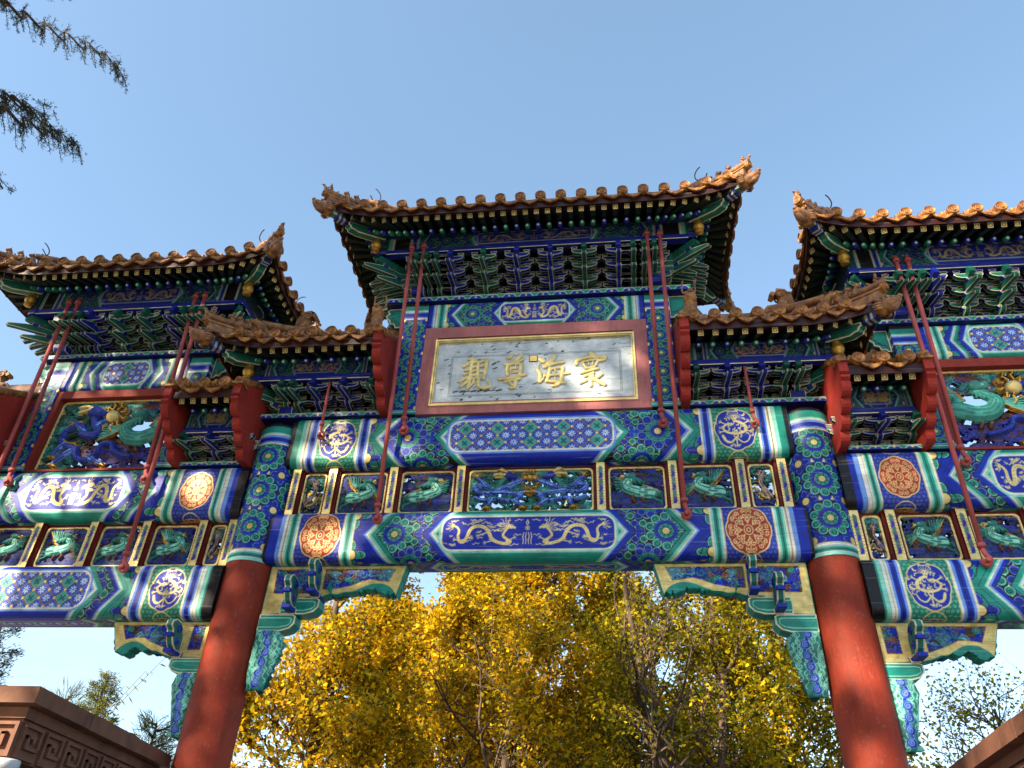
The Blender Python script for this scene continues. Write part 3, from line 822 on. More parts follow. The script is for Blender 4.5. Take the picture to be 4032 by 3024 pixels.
# ---- name plaque
def plaque():
    o = bpy.data.objects.new('name_plaque', None); COL.objects.link(o); o.parent = GATE
    def frame(name, x0, x1, z0, z1, w, ya, yb, col, mat, t=0):
        m = MB()
        m.box(x0, x1, ya, yb, z1 - w, z1, col); m.box(x0, x1, ya, yb, z0, z0 + w, col)
        m.box(x0, x0 + w, ya + .0015, yb - .0015, z0 + w, z1 - w, col); m.box(x1 - w, x1, ya + .0015, yb - .0015, z0 + w, z1 - w, col)
        return m.build(name, mat, o)
    frame('red_frame', -1.368, 1.368, 6.479, 7.782, .165, -.20, .2, C(.68, .43, .43), M_RED)
    frame('gold_moulding', -1.215, 1.215, 6.586, 7.578, .022, -.216, -.1, GOLD, M_PAINT)
    frame('gold_bead', -1.188, 1.188, 6.611, 7.553, .012, -.206, -.1, GOLD, M_PAINT)
    X0, X1, Z0, Z1 = -1.176, 1.176, 6.623, 7.541
    cv = Cv(X0, X1, Z0, Z1, .0055, C(.74, .79, .81))
    n = np.zeros_like(cv.U); rg = np.random.default_rng(4)
    for k in range(60):
        cv.c[..., :3] += 0
    # worn patches of darker ground
    rr = random.Random(8)
    for k in range(130):
        x, z = rr.uniform(X0, X1), rr.uniform(Z0, Z1)
        if x > -.15 and rr.random() < .75: continue
        dark = C(.42, .45, .46) if rr.random() < .6 else C(.24, .26, .27)
        a = rr.uniform(0, 3.1); l = rr.uniform(.01, .05)
        if (z > 6.85 and z < 7.3) and rr.random() < .6: continue
        cv.stroke(wiggle(x, z, l, a * .3, .004, 5), rr.uniform(.003, .012), dark)
    for k in range(8):
        x = -.95 + k * .075 + rr.uniform(-.02, .02); cv.stroke([(x, 6.80), (x + .05, 6.81)], rr.uniform(.008, .016), C(.28, .29, .29))
    for k in range(40):
        x, z = rr.uniform(X0, X1), rr.choice((Z0 + .01, Z1 - .02, rr.uniform(Z0, Z1)))
        cv.stroke(wiggle(x, z, rr.uniform(.05, .3), rr.uniform(-.1, .1), .004, 8), .0025, C(.40, .42, .42))
    # incised inner line
    for (xa, xb, za, zb) in ((-1.0, 1.045, 6.735, 7.335),):
        for d in (0, .016):
            for q in (((xa + d, za + d), (xb - d, za + d)), ((xb - d, za + d), (xb - d, zb - d)), ((xb - d, zb - d), (xa + d, zb - d)), ((xa + d, zb - d), (xa + d, za + d))):
                cv.stroke(q, .0028, C(.36, .38, .38))
    P = np.stack([cv.U, np.full_like(cv.U, -.172), cv.V], -1)
    b = link('board', grid_mesh('board', P, cv.c, None, M_PAINT), o)
    m = MB(); m.box(-1.21, 1.21, -.168, .168, 6.59, 7.575, C(.5, .52, .52)); m.build('board_core', M_PAINT, o)
    # raised gilded characters: brush strokes (x, y, in a 2212-wide tracing) with half-widths
    T = lambda x, y: (-.98529 + .00089358 * x + .0000272 * y, 7.46434 - .00004157 * x - .00110869 * y)
    S = {'character_qin': [(24, [(220, 160), (300, 165)]), (26, [(150, 262), (230, 215), (330, 190)]), (22, [(185, 315), (310, 262)]), (20, [(165, 370), (335, 305)]),
                 (22, [(105, 465), (215, 408), (350, 370)]), (24, [(262, 180), (252, 400), (225, 550)]), (22, [(240, 430), (180, 490), (125, 530)]), (18, [(270, 430), (325, 415)]),
                 (22, [(352, 195), (350, 300), (352, 440)]), (24, [(350, 205), (420, 180), (475, 170)]), (26, [(470, 175), (455, 300), (430, 425)]),
                 (18, [(360, 262), (440, 250)]), (18, [(360, 335), (440, 322)]), (20, [(355, 425), (430, 415)]), (20, [(300, 430), (290, 480), (235, 540)]),
                 (24, [(365, 440), (362, 510), (390, 540), (460, 542), (525, 528)]), (15, [(527, 525), (515, 490), (497, 455)])],
         'character_zun': [(30, [(765, 140), (790, 130)]), (10, [(800, 115), (880, 95)]), (26, [(935, 105), (890, 155), (820, 200), (725, 235)]), (22, [(955, 170), (880, 205)]),
                 (24, [(752, 255), (745, 330), (755, 375)]), (22, [(745, 250), (840, 222), (930, 230)]), (26, [(938, 235), (935, 300), (925, 370)]),
                 (12, [(805, 265), (790, 325)]), (12, [(862, 245), (860, 300)]), (11, [(785, 300), (890, 285)]), (11, [(780, 350), (900, 335)]), (11, [(820, 320), (870, 330)]),
                 (24, [(640, 432), (760, 418), (880, 395), (995, 368)]), (22, [(722, 465), (830, 440), (925, 425)]), (26, [(862, 420), (862, 490), (850, 540)]), (22, [(850, 540), (795, 548)]), (20, [(790, 480), (815, 505)])],
         'character_hai': [(36, [(1205, 165), (1235, 185)]), (10, [(1195, 205), (1170, 260), (1155, 295)]), (30, [(1165, 315), (1190, 360), (1188, 460)]), (20, [(1190, 470), (1235, 425)]), (10, [(1235, 425), (1255, 350)]),
                 (32, [(1385, 120), (1350, 170), (1300, 220), (1255, 265)]), (28, [(1300, 245), (1400, 215), (1495, 200)]), (26, [(1325, 285), (1310, 370), (1285, 440)]),
                 (22, [(1320, 300), (1410, 280), (1490, 272)]), (26, [(1497, 275), (1480, 370), (1465, 455)]), (26, [(1465, 455), (1420, 500), (1360, 515)]),
                 (22, [(1265, 385), (1400, 372), (1575, 348)]), (26, [(1275, 455), (1380, 460), (1510, 475)]), (14, [(1390, 305), (1400, 330)]), (14, [(1385, 405), (1395, 430)])],
         'character_huan': [(38, [(1880, 85), (1895, 100)]), (28, [(1680, 225), (1690, 180), (1760, 150), (1880, 130), (2060, 130)]), (26, [(2070, 140), (2050, 165), (1990, 178)]),
                 (20, [(1762, 205), (1785, 250), (1805, 285)]), (18, [(1770, 195), (1870, 175), (1970, 165)]), (20, [(1968, 170), (1935, 240), (1915, 265)]), (20, [(1805, 285), (1915, 265)]),
                 (10, [(1830, 200), (1845, 245)]), (10, [(1893, 185), (1890, 240)]), (22, [(1730, 348), (1850, 315), (1960, 288)]), (22, [(1780, 388), (1895, 345)]),
                 (18, [(1890, 380), (1810, 440), (1720, 482)]), (28, [(1862, 395), (1855, 450), (1852, 510)]), (28, [(1885, 415), (1960, 460), (2030, 497)]), (20, [(2010, 362), (1960, 400), (1920, 420)])]}
    for nm, st in S.items():
        pts = [T(*p) for _, s_ in st for p in s_]
        xs = [p[0] for p in pts]; zs = [p[1] for p in pts]
        c = Cv(min(xs) - .05, max(xs) + .05, min(zs) - .05, max(zs) + .05, .004, GOLD); c.m[:] = False
        for hw, s_ in st:
            c.stroke(smooth([T(*p) for p in s_], 5), hw * .00098, GOLD, relief=(.004, .016))
        P = np.stack([c.U, -.173 - c.h, c.V], -1)
        me = grid_mesh(nm, P, c.c, c.m, M_PAINT)
        ob = link('gilded_character', me, o)
    # small square seal
    c = Cv(-.05, .055, 7.205, 7.305, .004, C(.10, .10, .10))
    c.rect(-.042, .047, 7.213, 7.297, GOLD)
    for a in ((-.03, 7.23, -.03, 7.285), (-.03, 7.285, -.005, 7.285), (-.012, 7.23, -.012, 7.27), (.008, 7.23, .008, 7.285), (.008, 7.26, .035, 7.26), (.035, 7.23, .035, 7.285), (.02, 7.23, .02, 7.25), (-.03, 7.25, -.012, 7.25), (.015, 7.285, .03, 7.285)):
        c.stroke([(a[0], a[1]), (a[2], a[3])], .0022, DGOLD)
    P = np.stack([c.U, np.full_like(c.U, -.180), c.V], -1)
    ob = link('seal_stamp', grid_mesh('seal_stamp', P, c.c, None, M_PAINT), o)
    m = MB(); m.box(-.049, .054, -.179, -.17, 7.206, 7.304, BLACK); m.build('seal_block', M_PAINT, o)
plaque()
# ------------------------------------------------------------------ openwork carvings
def solid(o, th, off=0.0):
    md = o.modifiers.new('thickness', 'SOLIDIFY'); md.thickness = th; md.offset = off; md.use_even_offset = False
def cloud_curls(cv, x0, x1, z0, z1, n, s, cols, rg, base=0.0, avoid=None):
    for k in range(n):
        x, z = rg.uniform(x0, x1), rg.uniform(z0, z1)
        r = s * rg.uniform(.6, 1.15); c = rg.choice(cols)
        lc = tuple(min(1, q * 1.5 + .06) for q in c[:3]) + (0,)
        d = rg.choice((-1, 1))
        cv.stroke(spiral(x, z, r, rg.random() * 6.3, 1.25, d, 12, .62), r * .30, c, r * .20, relief=(base, .018))
        tail = wiggle(x + d * r, z, d * r * rg.uniform(2.0, 3.4), rg.uniform(-.35, .35), r * .35, 8, 1.0)
        cv.stroke(tail, r * .36, c, r * .10, relief=(base, .016))
        cv.stroke(spiral(x, z, r * .8, rg.random() * 6.3, 1.0, d, 8, .62), .0022, lc)
def feathers(cv, root, tip, w, n, col, rim, base=.03):
    """spread wing: a fan of feather strokes from a leading edge"""
    r, t = np.array(root), np.array(tip); d = t - r; nrm = np.array((d[1], -d[0])) * (1 if w > 0 else -1)
    L = np.hypot(*d); nrm = nrm / (np.hypot(*nrm) + 1e-9)
    for k in range(n):
        f = k / (n - 1)
        a = r + d * f * .72; b = r + d * (f * .45 + .62) + nrm * abs(w) * (1 - f) * 1.0
        if f > .55: b = r + d * (f * .4 + .66) + nrm * abs(w) * (1 - f) * 1.3
        cv.stroke([a, (a + b) / 2 + nrm * .01, b], L * .05, col, L * .03, relief=(base + .008 * f, .016))
        cv.stroke([a, b], .0022, LGREEN)
    for k in range(10):
        p = r + d * (k / 10) * .6 + nrm * abs(w) * .25 * (k % 3) / 2
        cv.disc(p[0], p[1], L * .022, LGREEN); cv.disc(p[0], p[1], L * .016, col)
    cv.stroke([r, r + d * .5 - nrm * L * .05, t], L * .035, rim, L * .02, relief=(base + .02, .012))
def phoenix(cv, X, s, rg, pose=0, sx=1):
    """X maps local (-1..1) to panel coordinates"""
    q = lambda pts: [X(sx * a, b) for a, b in pts]
    G = TEAL; sc = (.35, LGREEN)
    if pose == 0:
        feathers(cv, X(sx * -.15, .05), X(sx * -.72, .78), s * .34 * sx, 7, G, DGOLD)
        feathers(cv, X(sx * .42, .18), X(sx * .86, -.38), -s * .24 * sx, 6, G, DGOLD)
    else:
        feathers(cv, X(sx * -.2, .12), X(sx * -.88, -.25), -s * .30 * sx, 7, G, DGOLD)
        feathers(cv, X(sx * .2, .15), X(sx * .82, .55), s * .34 * sx, 7, G, DGOLD)
    for k in range(4):
        cv.stroke(smooth(q([(-.35, -.15), (-.62, -.22 - .1 * k), (-.85, -.05 - .2 * k), (-.9, -.3 - .17 * k)]), 5), s * .05, G if k % 2 else DGREEN, s * .03, relief=(.015 + .004 * k, .014))
    cv.stroke(smooth(q([(-.45, -.22), (-.15, -.2), (.2, -.08), (.42, .06), (.36, .28), (.2, .42), (.22, .56)]), 7), s * .20, G, s * .10, relief=(.03, .035), scale=(.16, LGREEN))
    cv.stroke(q([(.16, .58), (.42, .55)]), s * .115, G, s * .08, relief=(.05, .03))
    cv.stroke(q([(.46, .54), (.60, .48)]), s * .05, GOLD, s * .012, relief=(.055, .02))
    cv.disc(*X(sx * .36, .60), s * .028, WHITE); cv.disc(*X(sx * .36, .60), s * .014, BLACK)
    for k in range(3): cv.stroke(smooth(q([(.2, .5), (.1 - .12 * k, .32), (.05 - .16 * k, .2)]), 4), s * .05, G, s * .035, relief=(.05, .02))
    for k in range(3): cv.stroke(q([(.1, .66), (-.08 - .12 * k, .8 - .06 * k)]), s * .045, BROWN, s * .02, relief=(.02, .015))
    for a in (-.25, .1): cv.stroke(q([(a, -.22), (a + .1, -.5), (a + .02, -.66)]), s * .045, BROWN, s * .03, relief=(.035, .015)); 
def frame_ring(cv, x0, x1, z0, z1, r, t, g):
    w = (slice(None), slice(None))
    a = cv.rr(w, x0, x1, z0, z1, r); b = cv.rr(w, x0 + t, x1 - t, z0 + t, z1 - t, r * .75)
    hole = b < 0
    cv.m |= ~hole
    cv.h = np.where(~hole, .01, cv.h)
    cv.c = np.where((~hole)[..., None], np.array(g), cv.c)
    k = (a < 0) & ~hole
    cv.c = np.where(k[..., None], np.array(GOLD), cv.c); cv.h = np.where(k, .034, cv.h)

def small_panel(x0, x1, z0, z1, kind, sx, seed):
    pad = .055
    rg = random.Random(seed)
    cv = Cv(x0, x1, z0, z1, .0052, BLUE); cv.m[:] = False
    px0, px1, pz0, pz1 = x0 + pad, x1 - pad, z0 + .035, z1 - .055
    cx, cz, hx, hz = (px0 + px1) / 2, (pz0 + pz1) / 2, (px1 - px0) / 2, (pz1 - pz0) / 2
    X = lambda a, b: (cx + a * hx, cz + b * hz)
    CL = [C(.06, .11, .42), C(.07, .12, .46), C(.05, .08, .30), C(.08, .20, .19)]
    if kind == 'dragons':
        cloud_curls(cv, px0, px1, pz0, pz1, 260, .046, [TEAL, DGREEN, TEAL], rg)
        for d in (-1, 1):
            q = lambda pts: [X(d * a, b) for a, b in pts]
            cv.stroke(smooth(q([(.30, .62), (.22, .45), (.35, .22), (.55, .05), (.75, .25), (.92, .15), (.80, -.12), (.55, -.1), (.32, -.15), (.15, -.3), (.3, -.55), (.55, -.42), (.75, -.5), (.9, -.35)]), 8), hz * .15, C(.09, .16, .58), hz * .08, relief=(.03, .04), scale=(.45, LBLUE))
            cv.stroke(q([(.36, .70), (.24, .58)]), hz * .2, C(.09, .15, .55), hz * .13, relief=(.06, .035))
            for k in (0, 1): cv.stroke(q([(.38, .72 + .1 * k), (.52, .74 + .28 * k), (.60, .70 + .36 * k)]), hz * .05, GOLD, hz * .05, relief=(.07, .02))
            for k in range(4): cv.stroke(smooth(q([(.40, .55), (.52, .40 - .1 * k), (.66, .30 - .1 * k)]), 4), hz * .06, TEAL, hz * .03, relief=(.06, .02))
            for (a, b, c_, e) in ((.22, .35, .08, .5), (.75, .3, .88, .65), (.25, -.55, .12, -.85), (.62, -.5, .7, -.85), (.15, -.2, .05, -.1)):
                cv.stroke(q([(a, b), (c_, e)]), hz * .11, C(.09, .16, .58), hz * .07, relief=(.045, .03), scale=(.4, LBLUE))
                for k in range(4): cv.stroke(q([(c_, e), (c_ + .035 * (k - 1.5), e + (.16 if e > 0 else -.1))]), hz * .045, DGOLD, hz * .03, relief=(.06, .02))
        cv.disc(*X(0, .45), hz * .05, GOLD)
        cv.stroke([X(0, .52), X(0, .53)], hz * .17, DGOLD, hz * .17, relief=(.05, .06))
        for k in range(11):
            a = k * .57; p = X(.12 * math.cos(a), .5 + .42 * math.sin(a)); cv.stroke([p, X(.17 * math.cos(a + .3), .5 + .5 * math.sin(a + .3))], hz * .04, DGOLD, hz * .03, relief=(.04, .02))
    elif kind == 'narrow':
        cloud_curls(cv, px0, px1, pz0, cz - hz * .2, 22, .036, CL, rg); cloud_curls(cv, px0, px1, cz + hz * .2, pz1, 20, .036, [TEAL, DGREEN], rg)
        PALE = C(.66, .58, .54)
        cv.stroke(smooth([X(sx * -.5, -.5), X(sx * -.1, -.2), X(sx * .25, .1), X(sx * .1, .42)], 6), hx * .34, PALE, hx * .22, relief=(.03, .03), scale=(.3, BROWN))
        cv.stroke([X(sx * .1, .42), X(sx * .35, .5)], hx * .26, PALE, hx * .16, relief=(.045, .025))
        for k in (-.15, .15): cv.stroke([X(sx * (.1 + k), .5), X(sx * (-.15 + k), .74)], hx * .12, PALE, hx * .05, relief=(.04, .02))
        cv.stroke(smooth([X(sx * -.4, -.62), X(sx * .2, -.5), X(sx * .75, -.1), X(sx * .8, .2)], 5), hx * .07, GOLD, hx * .03, relief=(.03, .02))
        cloud_curls(cv, px0, px1, pz0, pz1, 10, .035, CL, rg)
    else:
        cloud_curls(cv, px0, px1, pz0, cz - hz * .1, 110, .042, CL, rg)
        cloud_curls(cv, px0, px1, cz + hz * .2, pz1, 60, .040, CL, rg)
        cloud_curls(cv, px0, px1, cz - hz * .5, cz + hz * .5, 55, .034, CL + [C(.30, .13, .11)], rg)
        phoenix(cv, X, (hx + hz) / 2 * 1.38, rg, 0 if kind == 'phoenix_a' else 1, sx)
    frame_ring(cv, px0 - .022, px1 + .022, pz0 - .022, pz1 + .022, .05, .024, DRED)
    cv.c[..., :3] *= (1 + .12 * rng.standard_normal(cv.U.shape).clip(-1, 1) * 0)[..., None]
    P = np.stack([cv.U, -.045 - cv.h, cv.V], -1)
    me = grid_mesh('carved_panel', P, cv.c, cv.m, M_CARVE)
    o = link('carved_panel', me, GATE)
    solid(o, .045, -1.0)
    return o
def mini_post(x, z0, z1, w=.045):
    cv = Cv(x - w, x + w, z0, z1, .0055, GOLD)
    cv.rect(x - w * .48, x + w * .48, z0 + .06, z1 - .05, C(.50, .42, .38), w * .45)
    n = 6
    for k in range(n):
        z = z0 + .1 + k * (z1 - z0 - .18) / (n - 1)
        c = (BLUE, TEAL)[k % 2]
        cv.stroke(smooth([(x - .012, z - .03), (x + .012, z), (x - .008, z + .03)], 4), .011, c, .006)
        cv.disc(x, z, .012, c)
    for k in range(14):
        z = z0 + .06 + k * .033
        if z < z1 - .05:
            for d in (-1, 1): cv.stroke([(x + d * w * .62, z), (x + d * w * .85, z)], .0022, C(.45, .36, .2))
    P = np.stack([cv.U, np.full_like(cv.U, -.135), cv.V], -1)
    o = link('divider_post', grid_mesh('divider_post', P, cv.c, None, M_PAINT), GATE)
    m = MB(); m.box(x - w, x + w, -.133, .10, z0, z1, DRED); m.box(x - w - .028, x - w, -.10, .1, z0, z1, DRED); m.box(x + w, x + w + .028, -.10, .1, z0, z1, DRED)
    m.build('post_core', M_RED, o)
# central row
zc0, zc1 = 5.252, 5.823
edges = [-2.70, -2.615, -2.235, -1.53, -.765, .765, 1.53, 2.235, 2.615, 2.70]
posts = [-2.615, -2.235, -1.53, -.765, .765, 1.53, 2.235, 2.615]
posts = [-2.66, -2.235, -1.53, -.765, .765, 1.53, 2.235, 2.66]
for x in posts: mini_post(x, zc0, zc1)
kinds = ['narrow', 'phoenix_a', 'phoenix_b', 'dragons', 'phoenix_b', 'phoenix_a', 'narrow']
for i, k in enumerate(kinds):
    small_panel(posts[i] + .046, posts[i + 1] - .046, zc0, zc1, k, 1 if i < 4 else -1, 10 + i)
# side rows
zs0, zs1 = 4.672, 5.203
offs = [1.985, 1.64, .975, .34, -.34, -.975, -1.64, -1.985]
for sx in (-1, 1):
    for d in offs: mini_post(sx * (5.25 - d), zs0, zs1)
    for i, k in enumerate(['narrow', 'phoenix_a', 'phoenix_b', 'phoenix_a', 'phoenix_b', 'phoenix_a', 'narrow']):
        a, b = sorted((sx * (5.25 - offs[i]), sx * (5.25 - offs[i + 1])))
        small_panel(a + .046, b - .046, zs0, zs1, k, -sx, 30 + i + (7 if sx > 0 else 0))

# ---- large openwork panels of the side bays: dragon and phoenix with a flaming pearl
def big_panel(sx):
    fx = lambda u: sx * (5.25 + u)                       # u grows away from the middle of the gate
    rg = random.Random(21)
    cv = Cv(-.84, .84, 5.852, 7.02, .0055, BLUE); cv.m[:] = False
    cx, cz, hx, hz = 0, 6.395, .735, .485
    X = lambda a, b: (a * hx, cz + b * hz)
    BL = C(.06, .16, .58); q = lambda pts: [X(a, b) for a, b in pts]
    cloud_curls(cv, .1, .72, 6.46, 6.87, 130, .052, [DGREEN, TEAL, DGREEN], rg)
    cloud_curls(cv, .35, .72, 5.92, 6.55, 105, .052, [DGREEN, TEAL], rg)
    cloud_curls(cv, -.72, -.05, 6.58, 6.87, 100, .055, [C(.09, .13, .46), TEAL, C(.28, .15, .14)], rg)
    cloud_curls(cv, -.72, .1, 5.92, 6.25, 85, .055, [C(.10, .15, .50), C(.25, .13, .12), C(.10, .15, .50)], rg)
    cloud_curls(cv, -.3, .4, 6.05, 6.5, 60, .05, [C(.28, .16, .14)], rg)
    # dragon (outer half)
    body = smooth(q([(.30, .62), (.30, .45), (.22, .22), (.12, .1), (.22, -.02), (.42, .02), (.45, .2), (.6, .25), (.75, .05), (.74, -.2), (.62, -.35), (.45, -.42), (.36, -.68), (.15, -.75), (.02, -.55), (-.02, -.3), (-.18, -.3), (-.25, -.5), (-.4, -.62), (-.6, -.7)]), 8)
    cv.stroke(body, .062, BL, .028, relief=(.04, .05), scale=(.5, C(.16, .28, .66)))
    cv.stroke([(p[0], p[1] + .055) for p in body[50:90]], .010, DGOLD, .008, relief=(.07, .01))
    cv.stroke(q([(.34, .66), (.20, .58)]), .085, BL, .06, relief=(.07, .05)); cv.stroke(q([(.2, .6), (.1, .56)]), .05, BL, .035, relief=(.08, .03))
    for k in range(2): cv.stroke(q([(.36, .74), (.5, .66 + .14 * k), (.6, .62 + .16 * k)]), .016, GOLD, .014, relief=(.1, .012))
    for k in range(5): cv.stroke(smooth(q([(.36, .6), (.5, .5 - .1 * k), (.66, .5 - .14 * k)]), 5), .022, DGREEN, .012, relief=(.06, .02))
    for (a, b, c_, e) in ((.2, .25, .02, .42), (.42, .1, .62, .38), (.66, -.3, .78, -.62), (.12, -.7, -.12, -.85), (.5, -.5, .72, -.85)):
        cv.stroke(q([(a, b), ((a + c_) / 2 + .03, (b + e) / 2), (c_, e)]), .05, BL, .03, relief=(.05, .04), scale=(.5, LBLUE))
        for k in range(4): cv.stroke(q([(c_, e), (c_ + .05 * (k - 1.5), e - .09 + .02 * k)]), .018, DGOLD, .012, relief=(.06, .02))
    # pearl
    cv.stroke([X(-.02, .5), X(-.02, .505)], .082, GOLD, .082, relief=(.06, .075))
    for k in range(10):
        a = k * .63; cv.stroke([X(-.02 + .15 * math.cos(a), .5 + .24 * math.sin(a)), X(-.02 + .2 * math.cos(a + .2), .5 + .34 * math.sin(a + .2)), X(-.02 + .24 * math.cos(a), .5 + .44 * math.sin(a))], .018, DGOLD, .01, relief=(.06, .02))
    # phoenix (inner half)
    PX = lambda a, b: X(-.47 + a * .52, .12 + b * .62)
    feathers(cv, PX(.25, .12), PX(1.05, -.55), -.16, 8, TEAL, DGOLD, .05)
    feathers(cv, PX(-.55, .10), PX(-1.0, .75), -.16, 8, TEAL, DGOLD, .05)
    for k in range(5): cv.stroke(smooth([PX(-.6, -.2), PX(-.85, -.1 - .12 * k), PX(-.98, .1 - .2 * k), PX(-1.02, -.3 - .1 * k)], 5), .03, TEAL if k % 2 else DGREEN, .02, relief=(.03, .02))
    cv.stroke(smooth([PX(-.75, -.3), PX(-.4, -.45), PX(0, -.4), PX(.22, -.15), PX(.25, .1), PX(.0, .3), PX(-.18, .45), PX(-.15, .6)], 8), .115, TEAL, .05, relief=(.05, .06), scale=(.35, C(.26, .60, .54)))
    cv.stroke([PX(-.2, .66), PX(.05, .62)], .062, TEAL, .045, relief=(.10, .035)); cv.stroke([PX(.08, .6), PX(.2, .55)], .022, GOLD, .006, relief=(.1, .015))
    p = PX(-.02, .67); cv.disc(p[0], p[1], .013, WHITE); cv.disc(p[0], p[1], .007, BLACK)
    for k in range(4): cv.stroke(smooth([PX(-.15, .55), PX(-.22 + .1 * k, .35), PX(-.25 + .12 * k, .15)], 4), .026, TEAL, .014, relief=(.09, .02))
    for a in (-.35, -.1): cv.stroke([PX(a, -.5), PX(a + .08, -.8), PX(a, -1.0)], .024, BROWN, .018, relief=(.04, .02))
    frame_ring(cv, -.765, .765, 5.885, 6.905, .06, .022, C(.52, .20, .16))
    P = np.stack([fx(cv.U), -.06 - cv.h, cv.V], -1)
    cc = cv.c
    if sx < 0: P = P[:, ::-1]; cc = cc[:, ::-1]; m = cv.m[:, ::-1]
    else: m = cv.m
    me = grid_mesh('dragon_phoenix_panel', P, cc, m, M_CARVE)
    o = link('dragon_phoenix_panel', me, GATE); solid(o, .05, -1.0)
    m2 = MB()
    for (a, b, c_, e) in ((-.84, -.77, 5.852, 7.02), (.77, .84, 5.852, 7.02), (-.77, .77, 5.852, 5.882), (-.77, .77, 6.91, 7.02)):
        x0, x1 = sorted((fx(a), fx(b))); m2.box(x0, x1, -.17, -.04, c_, e, C(.52, .20, .16))
    m2.build('panel_frame', M_RED, o)
for sx in (-1, 1): big_panel(sx)

# ---- carved brackets where the beams meet the pillars
def snap(cv, sd):
    gy, gx = np.gradient(sd, cv.v, cv.u); e = np.clip(sd, 0, cv.res * 1.2)
    return cv.U - gx * e, cv.V - gy * e
def carved_board(pts, holes, rg, depth, thick, name, parent, flipx, seeds, cols):
    xs = [p[0] for p in pts]; zs = [p[1] for p in pts]
    cv = Cv(min(xs) - .01, max(xs) + .01, min(zs) - .01, max(zs) + .01, .0055, GREEN)
    sd = poly_sd(cv.U, cv.V, np.array(pts, float))
    cv.m = sd < cv.res * .9
    cv.fill(sd + .006, C(.86, .78, .50, .35))
    for h in holes:
        hs = poly_sd(cv.U, cv.V, np.array(h, float))
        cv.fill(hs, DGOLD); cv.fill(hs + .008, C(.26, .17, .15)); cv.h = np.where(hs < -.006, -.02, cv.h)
        hx0, hx1 = min(p[0] for p in h), max(p[0] for p in h); hz0, hz1 = min(p[1] for p in h), max(p[1] for p in h)
        save_c, save_h = cv.c.copy(), cv.h.copy()
        n = int((hx1 - hx0) * (hz1 - hz0) / .0022) + 3
        for k in range(n):
            x, z = rg.uniform(hx0, hx1), rg.uniform(hz0, hz1); r = rg.uniform(.03, .055); c = rg.choice(cols)
            lc = tuple(min(1, q_ * 1.3 + .12) for q_ in c[:3]) + (0,)
            sp = spiral(x, z, r, rg.random() * 6.3, 1.2, rg.choice((-1, 1)), 12)
            cv.stroke(sp, r * .42, lc, r * .32, relief=(-.016, .016)); cv.stroke(sp, r * .30, c, r * .2, relief=(-.012, .018))
        out = hs > -.004
        cv.c = np.where(out[..., None], save_c, cv.c); cv.h = np.where(out, save_h, cv.h)
    su, sv = snap(cv, sd)
    U = -su if flipx else su
    P = np.stack([U, -depth - cv.h, sv], -1); cc = cv.c; m = cv.m
    if flipx: P, cc, m = P[:, ::-1], cc[:, ::-1], m[:, ::-1]
    o = link(name, grid_mesh(name, P, cc, m, M_CARVE), parent)
    solid(o, thick, -1.0)
    return o
def swirl_pier(pts, d0, thick, parent, flipx):
    xs = [p[0] for p in pts]; zs = [p[1] for p in pts]; rg = random.Random(3)
    cv = Cv(min(xs), max(xs), min(zs), max(zs), .005, TEAL)
    sd = poly_sd(cv.U, cv.V, np.array(pts, float)); cv.m = sd < cv.res * .9
    zz = np.linspace(max(zs), min(zs), 7); 
    cxs = [(min(p for p in [cv.u[k] for k in np.where(sd[np.searchsorted(cv.v, z - 1e-6) - 1] < 0)[0]] or [0]), max([cv.u[k] for k in np.where(sd[np.searchsorted(cv.v, z - 1e-6) - 1] < 0)[0]] or [0])) for z in zz[:-1]]
    for k in range(60):
        x, z = rg.uniform(min(xs), max(xs)), rg.uniform(min(zs), max(zs))
        cv.stroke(wiggle(x, z, .12, 1.5 + rg.uniform(-.3, .3), .012, 9), .004, LGREEN)
        if k % 4 == 0: cv.stroke(spiral(x, z, .03, rg.random() * 6, 1.3, 1, 12), .004, LGREEN)
    mid = [((a + b) / 2, z) for (a, b), z in zip(cxs, zz[:-1])]
    cv.stroke(smooth([(x + (.02 if i % 2 else -.02), z) for i, (x, z) in enumerate(mid)], 6), .018, LBLUE, .014); cv.stroke(smooth([(x + (.02 if i % 2 else -.02), z) for i, (x, z) in enumerate(mid)], 6), .013, BLUE, .010)
    for i, (x, z) in enumerate(mid):
        z -= .03
        cv.disc(x, z, .042, LBLUE); cv.disc(x, z, .038, C(.12, .17, .62)); cv.stroke(spiral(x, z, .03, 1, 1.6, 1, 16), .0045, LBLUE)
    cv.h = np.where(sd < 0, .03 * np.sqrt(np.clip(-sd / .06, 0, 1)), 0) + .006 * np.sin(cv.U * 60) * np.sin(cv.V * 55)
    su, sv = snap(cv, sd)
    U = -su if flipx else su
    P = np.stack([U, -d0 - cv.h, sv], -1); cc = cv.c; m = cv.m
    if flipx: P, cc, m = P[:, ::-1], cc[:, ::-1], m[:, ::-1]
    o = link('cloud_pier', grid_mesh('cloud_pier', P, cc, m, M_CARVE), parent); solid(o, thick, -1.0)
